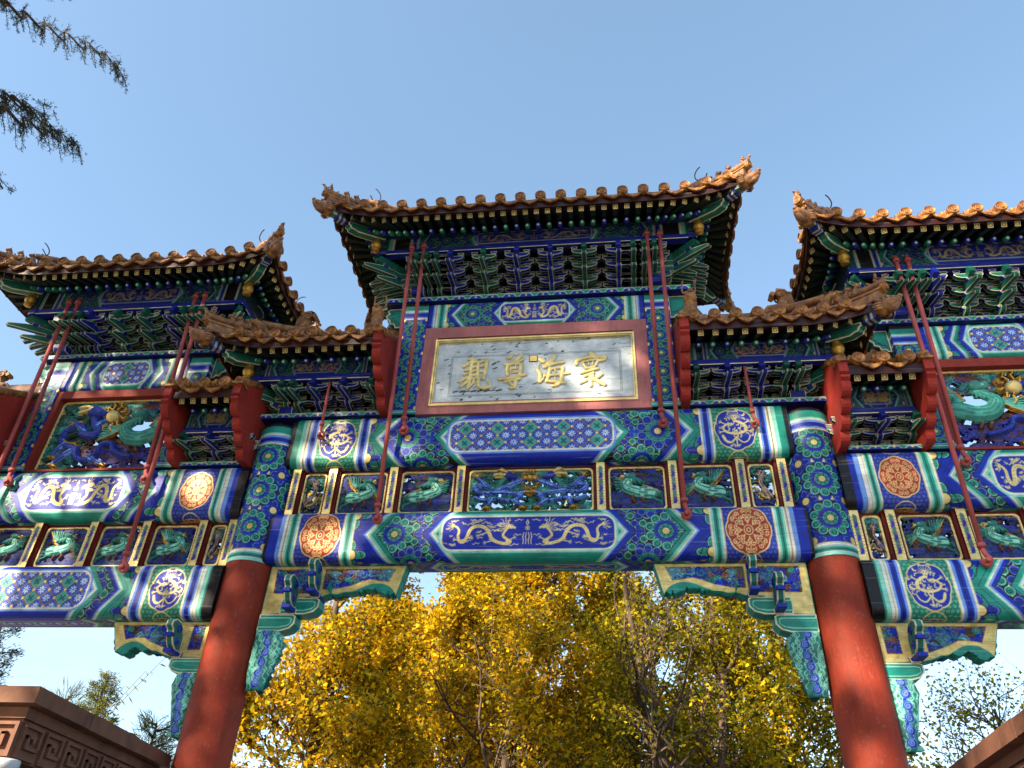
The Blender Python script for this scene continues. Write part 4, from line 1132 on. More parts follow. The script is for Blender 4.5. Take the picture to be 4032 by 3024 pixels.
def arm(m, x0, x1, z0, z1, d, col):
    """short curved bracket arm from the pillar (x0) out to x1"""
    s = 1 if x1 > x0 else -1; L = abs(x1 - x0); h = z1 - z0
    pts = [(x0, z0), (x1 - s * L * .35, z0), (x1 - s * L * .12, z0 + h * .15), (x1, z0 + h * .45), (x1, z1 - h * .1), (x1 - s * .03, z1), (x0, z1)]
    m.prism(pts, 'y', -d, d, col, CREAM, .012)
    q = [(x0 + (p[0] - x0) * .9 + s * .005, (z0 + z1) / 2 + (p[1] - (z0 + z1) / 2) * .62) for p in pts]
    m.prism(q, 'y', -d - .004, -d + .01, LGREEN); 
    q = [(x0 + (p[0] - x0) * .87 + s * .008, (z0 + z1) / 2 + (p[1] - (z0 + z1) / 2) * .46) for p in pts]
    m.prism(q, 'y', -d - .008, -d + .01, GREEN)
def fin(m, x, z, h, y0, y1, w):
    """scrolled wing standing forward of the bracket"""
    pts = [(y0, z + .02), (y0, z + h * .55), (y0 - .05, z + h * .8), (y0 - .10, z + h), (y1 + .04, z + h * 1.02), (y1 - .02, z + h * .9), (y1 - .03, z + h * .72), (y1 + .02, z + h * .6), (y1 + .03, z + h * .4), (y1 + .08, z + h * .15), (y0 - .08, z)]
    m.prism(pts, 'x', x - w, x + w, TEAL, CREAM, .012)
    for d in (-1, 1):
        m.tube([(x + d * (w + .002), a, b) for a, b in spiral((y0 + y1) / 2, z + h * .72, h * .18, 0, 1.3, 1, 14)], .008, BLUE, 5)
        m.tube([(x + d * (w + .002), a, b) for a, b in spiral((y0 + y1) / 2 + .02, z + h * .3, h * .14, 2, 1.3, 1, 14)], .008, C(.16, .22, .66), 5)
    m.box(x - w - .006, x + w + .006, y1 + .06, y0, z - .03, z + .004, BLUE)
    m.box(x - w - .003, x + w + .003, y1 - .004, y1 + .05, z + h * .38, z + h * .50, BLUE)
def corner_bracket_set(sx, px, d, spec):
    """px pillar face x (positive side coordinates), d = +1 towards larger |x|"""
    root = bpy.data.objects.new('pillar_bracket', None); COL.objects.link(root); root.parent = GATE
    rg = random.Random(14)
    f = lambda x: px + d * x
    carved_board([(f(a), b) for a, b in spec['board']], [[(f(a), b) for a, b in h] for h in spec['holes']], rg, .075, .15, 'carved_board', root, sx < 0, 5, [BLUE, TEAL, C(.30, .52, .60), C(.45, .27, .17), C(.12, .16, .50)])
    m = MB()
    for (a, b, z0, z1) in spec['arms']:
        arm(m, sx * f(a), sx * f(b), z0, z1, .09, GREEN)
        xa, xb = sorted((sx * f(b - .11), sx * f(b + .005))); m.prism([(xa + .015, z1), (xb - .015, z1), (xb, z1 + .05), (xa, z1 + .05)], 'y', -.1, .1, BLUE, CREAM, .01)
    m.build('bracket_arm', M_PAINT, root)
    for (a, z, h) in spec['fins']:
        m = MB(); fin(m, sx * f(a), z, h, -.09, -.33, .035); m.build('scroll_fin', M_CARVE, root)
    swirl_pier([(f(a), b) for a, b in spec['pier']], .085, .17, root, sx < 0)
CEN = dict(board=[(0, 4.678), (1.47, 4.678)] + smooth([(1.39, 4.355), (1.33, 4.43), (1.24, 4.475), (1.12, 4.475), (1.02, 4.435), (.92, 4.395), (.84, 4.39), (.78, 4.372), (.70, 4.375), (.62, 4.35)], 4) + [(.44, 4.34), (.44, 4.18), (0, 4.16)],
           holes=[[(.07, 4.645), (.52, 4.645), (.52, 4.38), (.08, 4.38)], [(.60, 4.645), (1.36, 4.645), (1.30, 4.50), (1.2, 4.51), (1.1, 4.53), (1.0, 4.5), (.9, 4.46), (.75, 4.43), (.60, 4.42)]],
           arms=[(0, .38, 3.99, 4.16), (.2, .60, 4.16, 4.33)], fins=[(.33, 4.20, .30), (.55, 4.37, .30)],
           pier=[(.0, 4.0), (.22, 4.0), (.31, 3.93), (.30, 3.78), (.20, 3.42), (.03, 3.41), (.0, 3.6)])
SID = dict(board=[(0, 4.088), (1.09, 4.088)] + smooth([(.97, 3.775), (.92, 3.83), (.84, 3.872), (.74, 3.87), (.65, 3.825), (.58, 3.79), (.52, 3.785), (.45, 3.755), (.36, 3.735)], 4) + [(0, 3.72)],
           holes=[[(.06, 4.055), (.20, 4.055), (.20, 3.80), (.06, 3.80)], [(.42, 4.055), (.98, 4.055), (.90, 3.90), (.80, 3.92), (.70, 3.92), (.6, 3.87), (.42, 3.81)]],
           arms=[(0, .34, 3.57, 3.72)], fins=[(.30, 3.76, .28)],
           pier=[(.0, 3.58), (.22, 3.58), (.25, 3.46), (.17, 3.17), (.11, 2.985), (.02, 2.985)])
for sx in (-1, 1):
    corner_bracket_set(sx, 2.73, -1, CEN)
    corner_bracket_set(sx, 3.22, 1, SID)
    corner_bracket_set(sx, 7.27, -1, SID)
# ------------------------------------------------------------------ bracket sets under the eaves
def RZ(deg): return Matrix.Rotation(math.radians(deg), 4, 'Z')
EDGE = C(.74, .73, .62)
def bracket_mb(n, step, rise, ca, cb, lateral=True, forward=True, ys=1.0, ext=0.0, M=None):
    m = MB(); st = step * ys; vs = min(1.0, rise / .118)
    def tr(p, dz): return [(a, b * vs + dz) for a, b in p]
    if forward or lateral:
        m.prism([(-.055, 0), (.055, 0), (.08, .045), (.08, .095), (-.08, .095), (-.08, .045)], 'y', -.085, .085, cb, EDGE, .0075, M)
    for k in range(n + 1):
        zk = .095 + k * rise
        if lateral:
            for y, lv in (([(-k * st, k)] + ([(-k * st, k + 1)] if k < n else [])) if k else [(0, j) for j in range(n + 1)]):
                z0 = .095 + lv * rise; l = (.16 if lv == k else .205) if k else .15 + .055 * (lv % 2)
                m.prism(tr([(-l, .06), (-l, .088), (l, .088), (l, .06), (l * .86, .028), (l * .5, .004), (-l * .5, .004), (-l * .86, .028)], z0), 'y', y - .028, y + .028, ca, EDGE, .0075, M)
                for d in (-1, 1):
                    x = d * (l - .035)
                    m.prism(tr([(x - .026, .090), (x + .026, .090), (x + .040, .112), (x + .040, .138), (x - .040, .138), (x - .040, .112)], z0), 'y', y - .036, y + .036, cb, EDGE, .0065, M)
        if forward and k:
            z0 = .095 + (k - 1) * rise
            if k == 1:
                m.prism(tr([(.05, 0), (-st * .5, 0), (-st - .03, .022), (-st - .062, .055), (-st - .065, .100), (.05, .100)], z0), 'x', -.029, .029, ca, EDGE, .007, M)
            else:
                e = ext
                m.prism(tr([(0, 0), (-(k - 1) * st - .06, 0), (-k * st - .195 - e, -.085), (-k * st - .215 - e, -.055), (-k * st - .19 - e, -.028), (-k * st - .075 - e * .4, .055), (-k * st + .01, .105), (0, .105)], z0), 'x', -.029, .029, ca, EDGE, .007, M)
            m.prism([(-.034, zk - .036), (.034, zk - .036), (.046, zk - .020), (.046, zk - .002), (-.046, zk - .002), (-.046, zk - .020)], 'y', -k * st - .042, -k * st + .042, cb, EDGE, .0065, M)
    if forward:
        z0 = .095 + n * rise
        m.prism(tr([(0, 0), (-n * st - .05, 0), (-n * st - .13, .02), (-n * st - .145, .05), (-n * st - .11, .085), (-n * st - .10, .14), (-n * st - .02, .145), (0, .145)], z0), 'x', -.03, .03, ca, None, .008, M)
    return m
BR_CACHE = {}
def bracket(x, z, n, step, rise, alt, half=None):
    key = (n, step, rise, alt, half)
    if key not in BR_CACHE:
        ca, cb = (C(.03, .13, .56), C(.06, .36, .32)) if alt else (C(.05, .36, .31), C(.03, .13, .54))
        m = bracket_mb(n, step, rise, ca, cb)
        m.merge(bracket_mb(n, step, rise, ca, cb, lateral=False), RZ(180))
        BR_CACHE[key] = m.mesh('bracket_set')
    return link('bracket_set', BR_CACHE[key], GATE, M_PAINT, None, Matrix.Translation((x, 0, z)))
def corner_bracket(x, z, n, step, rise, side, extra):
    key = ('c', n, step, rise, side)
    if key not in BR_CACHE:
        ca, cb = C(.05, .36, .31), C(.03, .13, .54)
        m = MB(); s = side
        m.merge(bracket_mb(n, step, rise, ca, cb))
        m.merge(bracket_mb(n, step, rise, ca, cb, lateral=False), RZ(180))
        m.merge(bracket_mb(n, step, rise, ca, cb, lateral=True), RZ(90 * s))
        for a in (45 * s, 135 * s): m.merge(bracket_mb(n, step, rise, ca, cb, lateral=False, ys=1.35, ext=.09), RZ(a))
        for k in range(1, extra + 1):
            m.merge(bracket_mb(n, step, rise, ca, cb), Matrix.Translation((-s * .13 * k, 0, 0)))
            m.merge(bracket_mb(n, step, rise, ca, cb, lateral=False), RZ(90 * s) @ Matrix.Translation((.13 * k, 0, 0)))
            m.merge(bracket_mb(n, step, rise, ca, cb, lateral=False), RZ(90 * s) @ Matrix.Translation((-.13 * k, 0, 0)))
        BR_CACHE[key] = m.mesh('corner_bracket_set')
    return link('corner_bracket_set', BR_CACHE[key], GATE, M_PAINT, None, Matrix.Translation((x, 0, z)))
def bracket_beams(x0, x1, z, n, step, rise):
    m = MB(); vs = min(1.0, rise / .118)
    for k in range(1, n + 1):
        zt = z + .095 + k * rise + .138 * vs
        for sy in (-1, 1):
            y = sy * k * step
            m.box(x0, x1, y - .016, y + .016, zt + .004, zt + .034, C(.05, .08, .22) if k % 2 else C(.05, .16, .15))
    m.box(x0 + .01, x1 - .01, -.018, .018, z, z + .24 + n * rise, C(.10, .07, .08))
    m.build('bracket_beam', M_PAINT, GATE)

# ------------------------------------------------------------------ roofs
FYL = ["XXX.X", "..X.X", "XXXXX", "X.X..", "X.XXX"]
def fly_mesh():
    m = MB(); w, h, L = .030, .030, .48
    G = C(.09, .15, .13)
    m.box(-w, w, .0, L, -h, h, G)
    n = 9; s = 2 * w / n
    for j in range(n):
        for i in range(n):
            if i in (0, n - 1) or j in (0, n - 1): c = GOLD
            elif i in (1, n - 2) or j in (1, n - 2): c = BLACK
            else: c = GOLD if FYL[4 - (j - 2)][i - 2] == 'X' else BLACK
            x, z = -w + i * s, -h + j * s
            m.add([(x, -.002, z), (x + s, -.002, z), (x + s, -.002, z + s), (x, -.002, z + s)], [(0, 1, 2, 3)], c)
    return m.mesh('flying_rafter')
def round_mesh(c):
    m = MB(); r = .033
    m.tube([(0, .0, 0), (0, .55, 0)], r, C(.07, .22, .21) if c is GREEN else C(.07, .12, .34), 12)
    lc = LGREEN if c is GREEN else LBLUE
    m.lathe([(.0, -.012), (.012, -.011)], (0, 0, 0), (0, 1, 0), WHITE, 12)
    m.lathe([(.012, -.011), (.018, -.009)], (0, 0, 0), (0, 1, 0), lc, 12)
    m.lathe([(.018, -.009), (.030, -.004), (.0335, .004), (.0335, .05)], (0, 0, 0), (0, 1, 0), C(.09, .50, .42) if c is GREEN else C(.09, .16, .62), 12)
    return m.mesh('round_rafter')
FLY = fly_mesh(); RND = {0: round_mesh(BLUE), 1: round_mesh(GREEN)}
def cap_mesh():
    m = MB(); c = C(1, 1, 1)
    m.lathe([(0, -.014), (.030, -.014), (.034, -.022), (.040, -.014), (.052, -.014), (.058, -.026), (.066, -.024), (.068, .0), (.064, .05)], (0, 0, 0), (0, 1, 0), c, 20)
    m.tube([(a, -.018, b) for a, b in spiral(0, 0, .026, .5, 1.5, 1, 12)], .006, c, 5)
    m.tube([(-.02, -.018, -.018), (.0, -.02, -.024), (.022, -.018, -.012)], .005, c, 5)
    return m.mesh('round_tile_end')
CAP = cap_mesh()

def small_beast(rnd):
    m = MB(); c = C(1, 1, 1); r = random.Random(rnd)
    m.tube([(0, .05, .0), (0, .045, .05), (0, .02, .10), (0, -.005, .15)], [.042, .046, .040, .030], c, 10)
    m.tube([(0, .0, .145), (0, -.03, .165), (0, -.062, .158)], [.034, .034, .020], c, 10)
    m.ball((0, -.002, .178), (.034, .034, .032), c, 10, 7)
    for d in (-1, 1):
        m.tube([(d * .026, -.012, .10), (d * .028, -.040, .05), (d * .026, -.045, .0)], [.016, .013, .013], c, 7)
        m.tube([(d * .038, .05, .05), (d * .045, .02, .02), (d * .04, -.005, .0)], [.026, .02, .014], c, 7)
        m.tube([(d * .02, .0, .195), (d * .028, .008, .222)], [.012, .004], c, 6)
    m.tube([(0, .085, .02), (0, .115, .07), (0, .10, .13), (0, .075, .15)], [.016, .018, .014, .006], c, 7)
    for k in range(4): m.ball((r.uniform(-.02, .02), .02 + .012 * k, .165 - .02 * k), .02, c, 7, 5)
    return m.mesh('ridge_beast')
def rider():
    m = MB(); c = C(1, 1, 1)
    m.tube([(0, .11, .10), (0, .06, .05), (0, -.02, .045), (0, -.07, .07), (0, -.10, .115)], [.012, .04, .048, .035, .02], c, 9)
    m.ball((0, -.115, .13), (.02, .028, .02), c, 8, 6); m.tube([(0, -.135, .13), (0, -.16, .12)], [.01, .003], c, 6)
    for k in range(3): m.tube([(0, .09, .07 + .01 * k), (0, .13 + .01 * k, .11 + .03 * k)], [.02, .008], c, 6)
    m.tube([(0, .015, .08), (0, .02, .14), (0, .01, .19)], [.034, .03, .016], c, 9); m.ball((0, .005, .21), (.022, .024, .026), c, 9, 6)
    m.tube([(0, .0, .23), (0, .0, .25)], [.015, .01], c, 7)
    for d in (-1, 1): m.tube([(d * .028, .015, .16), (d * .03, -.03, .12), (0, -.05, .125)], [.012, .01, .008], c, 6)
    return m.mesh('ridge_rider')
def horned_beast():
    m = MB(); c = C(1, 1, 1)
    m.tube([(0, .14, .0), (0, .09, .10), (0, .02, .17), (0, -.05, .19), (0, -.12, .165)], [.075, .085, .075, .06, .035], c, 10)
    m.ball((0, -.09, .205), (.03, .05, .03), c, 8, 6)
    for d in (-1, 1):
        m.ball((d * .04, -.05, .225), .02, c, 7, 5)
        m.tube([(d * .05, .10, .05), (d * .09, .06, .12), (d * .07, .12, .2)], [.03, .03, .006], c, 7)
    for k in range(5): m.tube([(0, .02 + .03 * k, .2 - .02 * k), (0, .08 + .03 * k, .27 - .03 * k)], [.025, .005], c, 6)
    return m.mesh('horned_beast')
def horns():
    m = MB(); c = C(.5, .45, .42)
    for d in (-1, 1): m.tube(smooth([(d * .03, -.03, .23), (d * .06, .02, .27), (d * .10, .0, .33), (d * .10, -.06, .40), (d * .085, -.10, .43)], 4), .009, c, 6)
    return m.mesh('iron_horn')
def dragon_cap():
    """dragon-head sleeve on the end of a corner beam, nose along -y"""
    m = MB(); c = C(1, 1, 1)
    m.tube([(0, .10, 0), (0, .02, .0), (0, -.05, .01), (0, -.12, .02), (0, -.17, .03)], [.075, .082, .078, .055, .03], c, 12)
    m.tube([(0, -.02, -.05), (0, -.10, -.045), (0, -.15, -.02)], [.05, .04, .02], c, 9)
    m.ball((0, -.165, .055), (.03, .025, .025), c, 8, 6)
    for d in (-1, 1):
        m.ball((d * .045, -.07, .07), .024, c, 8, 6)
        m.tube([(d * .06, .0, .05), (d * .09, .06, .09), (d * .07, .11, .1)], [.026, .022, .006], c, 7)
        for k in range(3): m.tube([(d * .075, .0, .02 - .035 * k), (d * .10, .05, .02 - .035 * k), (d * .085, .10, .03 - .03 * k)], [.02, .018, .005], c, 6)
    m.tube([(0, -.03, .08), (0, .04, .12), (0, .10, .12)], [.025, .022, .006], c, 7)
    return m.mesh('dragon_cap')
def chiwen():
    """curled fish-tail finial, facing -x side"""
    m = MB(); c = C(1, 1, 1)
    m.prism([(-.20, 0), (-.22, .12), (-.15, .22), (-.02, .24), (.03, .34), (.0, .43), (-.07, .45), (-.10, .40), (-.06, .37), (-.03, .40), (.0, .50), (.10, .48), (.17, .36), (.18, .2), (.22, .08), (.2, 0)], 'y', -.06, .06, c)
    for d in (-1, 1):
        m.tube([(x, d * .062, z) for x, z in spiral(.04, .40, .08, 0, 1.2, 1, 14)], .014, c, 6)
        m.tube([(x, d * .062, z) for x, z in smooth([(-.18, .1), (-.08, .16), (.04, .12), (.12, .2), (.12, .3)], 5)], .016, c, 6)
        m.ball((-.12, d * .065, .17), .025, c, 8, 6)
    return m.mesh('fish_tail_finial')
BEASTS = [small_beast(k) for k in range(3)]; RIDER = rider(); HBEAST = horned_beast(); HORN = horns(); DCAP = dragon_cap(); CHIWEN = chiwen()

RAFTERS = []        # (mesh, parent, matrix, kind) gathered, the nearest hundred become parts of their own
def roof(label, cx, xl, xr, tl, tr_, e, ce, cz, zt, tsp, fsp, pur, zb, UL=.95, t_off=.5):
    """hip roof with its axis along x; xl/xr axis ends (relative to cx), tl/tr_ 'hip' or 'gable'"""
    root = bpy.data.objects.new('tiled_roof', None); COL.objects.link(root); root.parent = GATE; root['label'] = label
    zs0 = zt - .17
    tiles = MB(); wood = MB(); W1 = C(1, 1, 1)
    def side(M, aL, aR, hL, hR, front):
        xe = aR + e + ce if hR else aR; xs = -(aL + e + ce) if hL else -aL
        def ev(x):
            o, dz = e, 0.0
            if hR:
                t = min(1, max(0, (x - (xe - UL)) / UL)); o += ce * t * t; dz += cz * t * t
            if hL:
                t = min(1, max(0, ((xs + UL) - x) / UL)); o += ce * t * t; dz += cz * t * t
            return o, dz
        def rootx(x, off):
            x0R, x0L = aR - .02, -(aL - .02)
            if hR and x > x0R: return x0R + (x - x0R) * (aR + off - x0R) / (xe - x0R)
            if hL and x < x0L: return x0L + (x - x0L) * (-(aL + off) - x0L) / (xs - x0L)
            return x
        def sz(x, out, dz):
            d = e - out
            return zt + .5 * d + .08 * d * max(d, 0) + dz * max(0, min(1, out / e)) ** 2
        # soffit boards and eave board
        N = 40
        P = []; F = []
        for i in range(N + 1):
            x = xs + (xe - xs) * i / N; o, dz = ev(x)
            P += [(x, -(o - .02), zs0 + dz), (rootx(x, pur), -pur, zs0 + .48 * (e - pur) + dz * .15), (rootx(x, 0.0), -.0, zs0 + .48 * e), (x, -(o - .02), zt - .055 + dz), (x, -(o - .05), zt - .055 + dz), (x, -(o - .05), zs0 + .012 + dz)]
        cols = []
        for i in range(N):
            for k in range(5):
                a, b = i * 6 + k, (i + 1) * 6 + k
                if k < 2: F.append((a, b, b + 1, a + 1)); cols.append(C(.15, .055, .05))  # soffit maroon darkened, eave shade put into the colour
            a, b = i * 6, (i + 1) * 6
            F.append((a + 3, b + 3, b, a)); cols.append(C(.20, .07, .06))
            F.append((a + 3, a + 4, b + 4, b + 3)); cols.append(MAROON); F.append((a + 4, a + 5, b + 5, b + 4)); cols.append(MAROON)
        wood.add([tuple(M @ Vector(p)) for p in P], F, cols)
        # tiles
        half = (xe - xs); xc = 0 if (hL == hR) else None
        if hL and hR: n = int((xe - .16) / tsp - .5); pos = [(k + .5) * tsp for k in range(-n - 1, n + 1)]
        elif hR: pos = [xs + t_off * tsp + k * tsp for k in range(int((xe - .16 - xs - t_off * tsp) / tsp) + 1)]
        elif hL: pos = [xe - t_off * tsp - k * tsp for k in range(int((xe - t_off * tsp - xs - .16) / tsp) + 1)]
        else: n = int(round((xe - xs) / tsp)); pos = [xs + (k + .5) * (xe - xs) / n for k in range(n)]
        for x in pos:
            o, dz = ev(x)
            i1 = 0.0
            if hR: i1 = max(i1, x - aR)
            if hL: i1 = max(i1, -aL - x)
            pts = []
            for q in range(5):
                out = o + (i1 - o) * q / 4
                pts.append(tuple(M @ Vector((x, -out, sz(x, out, dz)))))
            if abs(o - i1) > .06:
                tiles.tube(pts, .060, W1, 10)
                if o - i1 > .35:
                    out = o - .20; tiles.ball(tuple(M @ Vector((x, -out, sz(x, out, dz) + .075))), (.028, .028, .035), W1, 8, 6)
            mm = M @ Matrix.Translation((x, -(o + .012), zt + dz + .012)) @ Matrix.Rotation(math.radians(random.uniform(-3, 3)), 4, 'X') @ Matrix.Rotation(random.uniform(-.5, .5), 4, 'Y')
            CAPS.append((CAP, root, mm, front))
        # drip tiles between the round ones, troughs behind them
        pp = [pos[0] - tsp] + sorted(pos) + [max(pos) + tsp] if True else pos
        ps = sorted(pos); mids = [ps[0] - tsp / 2] + [(a + b) / 2 for a, b in zip(ps[:-1], ps[1:])] + [ps[-1] + tsp / 2]
        for x in mids:
            if x > xe - .02 or x < xs + .02: continue
            o, dz = ev(x); w = tsp * .44; y = -(o + .012)
            prof = []
            for k in range(9):
                u = -1 + 2 * k / 8
                prof.append((x + u * w, zt + dz - .045 - .028 * (1 - u * u)))
            low = [(x + u * w, zt + dz - .056 - .066 * (1 - u * u) - (.010 if abs(u) < .05 else 0)) for u in [1 - 2 * k / 8 for k in range(9)]]
            tiles.prism(prof + low, 'y', y - .012, y + .012, W1, None, .01, M)
            tiles.tube([tuple(M @ Vector((a, y - .014, b))) for a, b in low[1:-1]], .007, W1, 5)
            i1 = 0.0
            if hR: i1 = max(i1, x - aR)
            if hL: i1 = max(i1, -aL - x)
            vs = []; fs = []
            for q in range(5):
                out = o + .01 + (i1 - o) * q / 4
                for k in range(5):
                    u = -1 + k / 2
                    vs.append(tuple(M @ Vector((x + u * w * 1.15, -out, sz(x, out, dz) - .05 - .028 * (1 - u * u)))))
            for q in range(4):
                for k in range(4): fs.append((q * 5 + k, q * 5 + k + 1, q * 5 + k + 6, q * 5 + k + 5))
            tiles.add(vs, fs, W1, True)
        # rafters
        nf = max(2, int((xe - xs - .30) / fsp)) if (hL or hR) else int((xe - xs) / fsp)
        fl = [(-.5 * (nf - 1) + k) * (xe - xs - .34) / (nf - 1) + (xe + xs) / 2 for k in range(nf)]
        if hR and not hL: fl = [xs + .13 + k * (xe - .17 - xs - .13) / (nf - 1) for k in range(nf)]
        if hL and not hR: fl = [xs + .17 + k * (xe - .13 - xs - .17) / (nf - 1) for k in range(nf)]
        if not hL and not hR: fl = [xs + .10 + k * (xe - xs - .2) / (nf - 1) for k in range(nf)]
        for k, x in enumerate(fl):
            o, dz = ev(x)
            for kind in (0, 1):
                if kind == 0:
                    a = Vector((x, -(o - .085), zs0 + .48 * .085 - .042 + dz)); b = Vector((rootx(x, pur), -pur, zs0 + .48 * (e - pur) - .042 + dz * .15))
                else:
                    tt = (o - e) * .6; xx = rootx(x, pur) + (x - rootx(x, pur)) * .50
                    a = Vector((xx, -(e - .34 + tt), zs0 + .48 * .34 - .125 + dz * .55)); b = Vector((rootx(x, .1), -.12, zs0 + .48 * (e - .12) - .125))
                dy = (b - a).normalized(); xx_ = dy.cross(Vector((0, 0, 1))).normalized(); zz = xx_.cross(dy)
                R = Matrix(((xx_.x, dy.x, zz.x, a.x), (xx_.y, dy.y, zz.y, a.y), (xx_.z, dy.z, zz.z, a.z), (0, 0, 0, 1)))
                L = (b - a).length
                sc = Matrix.Diagonal((1, L / (.48 if kind == 0 else .55), 1, 1))
                RAFTERS.append((FLY if kind == 0 else RND[(k * 7 // 3 + k) % 2 if k % 9 == 4 else k % 2], root, M @ R @ sc, kind, front))
        # purlin board and blue beam
        p0 = -(aL + pur + .06) if hL else xs + .02; p1 = aR + pur + .06 if hR else xe - .02
        for q, (ya, yb, za, zb_, c) in enumerate(((pur + .05, pur - .05, zb, zb + .075, C(.07, .12, .52)), (pur + .03, pur - .04, zb + .075, zs0 + .48 * (e - pur) - .16, C(.06, .16, .22)))):
            vs = [(p0, -ya, za), (p1, -ya, za), (p0, -yb, za), (p1, -yb, za), (p0, -ya, zb_), (p1, -ya, zb_), (p0, -yb, zb_), (p1, -yb, zb_)]
            wood.add([tuple(M @ Vector(v)) for v in vs], [(0, 2, 3, 1), (4, 5, 7, 6), (0, 1, 5, 4), (2, 6, 7, 3), (0, 4, 6, 2), (1, 3, 7, 5)], c)
            if q == 0:
                vs = [(p0, -ya - .003, za), (p1, -ya - .003, za), (p1, -ya - .003, za + .012), (p0, -ya - .003, za + .012)]
                wood.add([tuple(M @ Vector(v)) for v in vs], [(0, 1, 2, 3)], CREAM)
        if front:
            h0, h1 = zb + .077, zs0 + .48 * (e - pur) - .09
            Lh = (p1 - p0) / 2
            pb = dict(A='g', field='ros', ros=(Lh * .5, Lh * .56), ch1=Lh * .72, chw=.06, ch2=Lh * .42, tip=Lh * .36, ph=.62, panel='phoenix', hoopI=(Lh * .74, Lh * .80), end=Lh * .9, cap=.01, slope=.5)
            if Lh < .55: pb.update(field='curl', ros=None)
            cv = beam_half(Lh, (h1 - h0) / 2, pb, .0085); cv.c[..., :3] *= .72  # board paint scaled darker to stand in for shade under the eave
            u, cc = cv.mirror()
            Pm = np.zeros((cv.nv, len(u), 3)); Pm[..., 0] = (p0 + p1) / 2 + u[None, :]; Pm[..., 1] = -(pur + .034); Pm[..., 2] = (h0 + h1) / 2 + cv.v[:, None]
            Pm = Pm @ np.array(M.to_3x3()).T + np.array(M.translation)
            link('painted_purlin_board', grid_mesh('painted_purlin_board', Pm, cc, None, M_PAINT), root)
    fr = Matrix.Translation((cx, 0, 0)); bk = Matrix.Translation((cx, 0, 0)) @ RZ(180)
    side(fr, -xl, xr, tl == 'hip', tr_ == 'hip', True)
    side(bk, xr, -xl, tr_ == 'hip', tl == 'hip', False)
    if tr_ == 'hip': side(Matrix.Translation((cx + xr, 0, 0)) @ RZ(90), 0, 0, True, True, False)
    if tl == 'hip': side(Matrix.Translation((cx + xl, 0, 0)) @ RZ(-90), 0, 0, True, True, False)
    wood.build('eave_boards', M_PAINT, root)
    tiles.build('tile_covering', M_TILE, root)
    # main ridge
    zr = zt + .5 * e + .08 * e * e
    m = MB(); m.box(cx + xl - (.1 if tl == 'hip' else -.05), cx + xr + (.1 if tr_ == 'hip' else -.05), -.07, .07, zr - .1, zr + .16, W1)
    m.tube([(cx + xl - .1, 0, zr + .18), (cx + xr + .1, 0, zr + .18)], .06, W1, 10); m.build('main_ridge', M_RIDGE, root)
    # hip corners
    for hip, ax, s in ((tl, xl, -1), (tr_, xr, 1)):
        if hip != 'hip': continue
        for sy in (-1, 1):
            # local frame: -y runs out along the diagonal
            ang = math.degrees(math.atan2(s, 1)) if sy < 0 else 180 - math.degrees(math.atan2(s, 1))
            D = Matrix.Translation((cx + ax, 0, 0)) @ RZ(ang)
            r2 = math.sqrt(2); E = (e + ce) * r2
            def zc(q):           # underside of boards along the diagonal at distance q
                t = q / r2; return zs0 + .48 * (e - min(t, e)) + cz * (q / E) ** 3
            m = MB()
            q0, q1 = pur * r2 - .35, (e + ce) * r2 * .80
            low = [(-q0, zc(q0) - .19), (-(q1 - .16), zc(q1 - .16) - .20), (-(q1 - .10), zc(q1) - .165), (-(q1 - .05), zc(q1) - .165), (-(q1 - .03), zc(q1) - .13), (-q1, zc(q1) - .12), (-q1, zc(q1) - .075), (-q0, zc(q0) - .06)]
            m.prism(low, 'x', -.052, .052, C(.10, .44, .38), CREAM, .012, D)
            up = [(-q0 - .2, zc(q0 + .2) - .10), (-(E - .02), zc(E) - .09), (-(E - .02), zc(E) + .01), (-q0 - .2, zc(q0 + .2) - .02)]
            m.prism(up, 'x', -.046, .046, C(.40, .62, .58), CREAM, .010, D)
            for k in range(5):
                yy = -(q1 + .02 + k * .03)
                m.box(-.048, .048, yy - .032, yy, zc(-yy) - .10, zc(-yy) - .015, (C(.12, .17, .50), C(.66, .68, .66))[k % 2], D)
            m.build('corner_beam', M_PAINT, root)
            link('dragon_cap', DCAP, root, M_RIDGE, None, D @ Matrix.Translation((0, -(E + .02), zc(E) - .035)))
            m = MB(); qb = (pur + .09) * r2; zb_ = zc(qb) - .205
            m.lathe([(.0, .01), (.045, .01), (.05, -.005), (.04, -.02), (.062, -.05), (.070, -.085), (.060, -.12), (.035, -.145), (.05, -.165), (.052, -.18), (.0, -.18)], tuple(D @ Vector((0, -qb, zb_))), (0, 0, 1), DGOLD, 20)
            m.build('gilded_vase', M_PAINT, root)
            # hip ridge
            def zh(q):
                t = q / r2; d = e - t; return zt + .5 * d + .08 * d * max(d, 0) + cz * (q / E) ** 2
            m = MB()
            ks = [E + .02 - (E - .1) * k / 14 for k in range(15)]
            def strip(w, h0, h1, qs):
                vs = []; fs = []
                for q in qs:
                    y = -q; z = zh(min(q, E)) + max(0, q - E) * .1
                    vs += [tuple(D @ Vector(v)) for v in ((-w, y, z + h0), (w, y, z + h0), (w, y, z + h1), (-w, y, z + h1))]
                for i in range(len(qs) - 1):
                    for k in range(4): fs.append((i * 4 + k, i * 4 + (k + 1) % 4, i * 4 + 4 + (k + 1) % 4, i * 4 + 4 + k))
                fs += [(3, 2, 1, 0), tuple(range(len(vs) - 4, len(vs)))]
                m.add(vs, fs, W1)
            strip(.055, -.07, .04, ks); strip(.066, .04, .06, [E + .05] + ks); strip(.048, .06, .085, [E + .04] + ks)
            qb = E * .62
            strip(.05, .085, .15, [q for q in ks if q < qb])
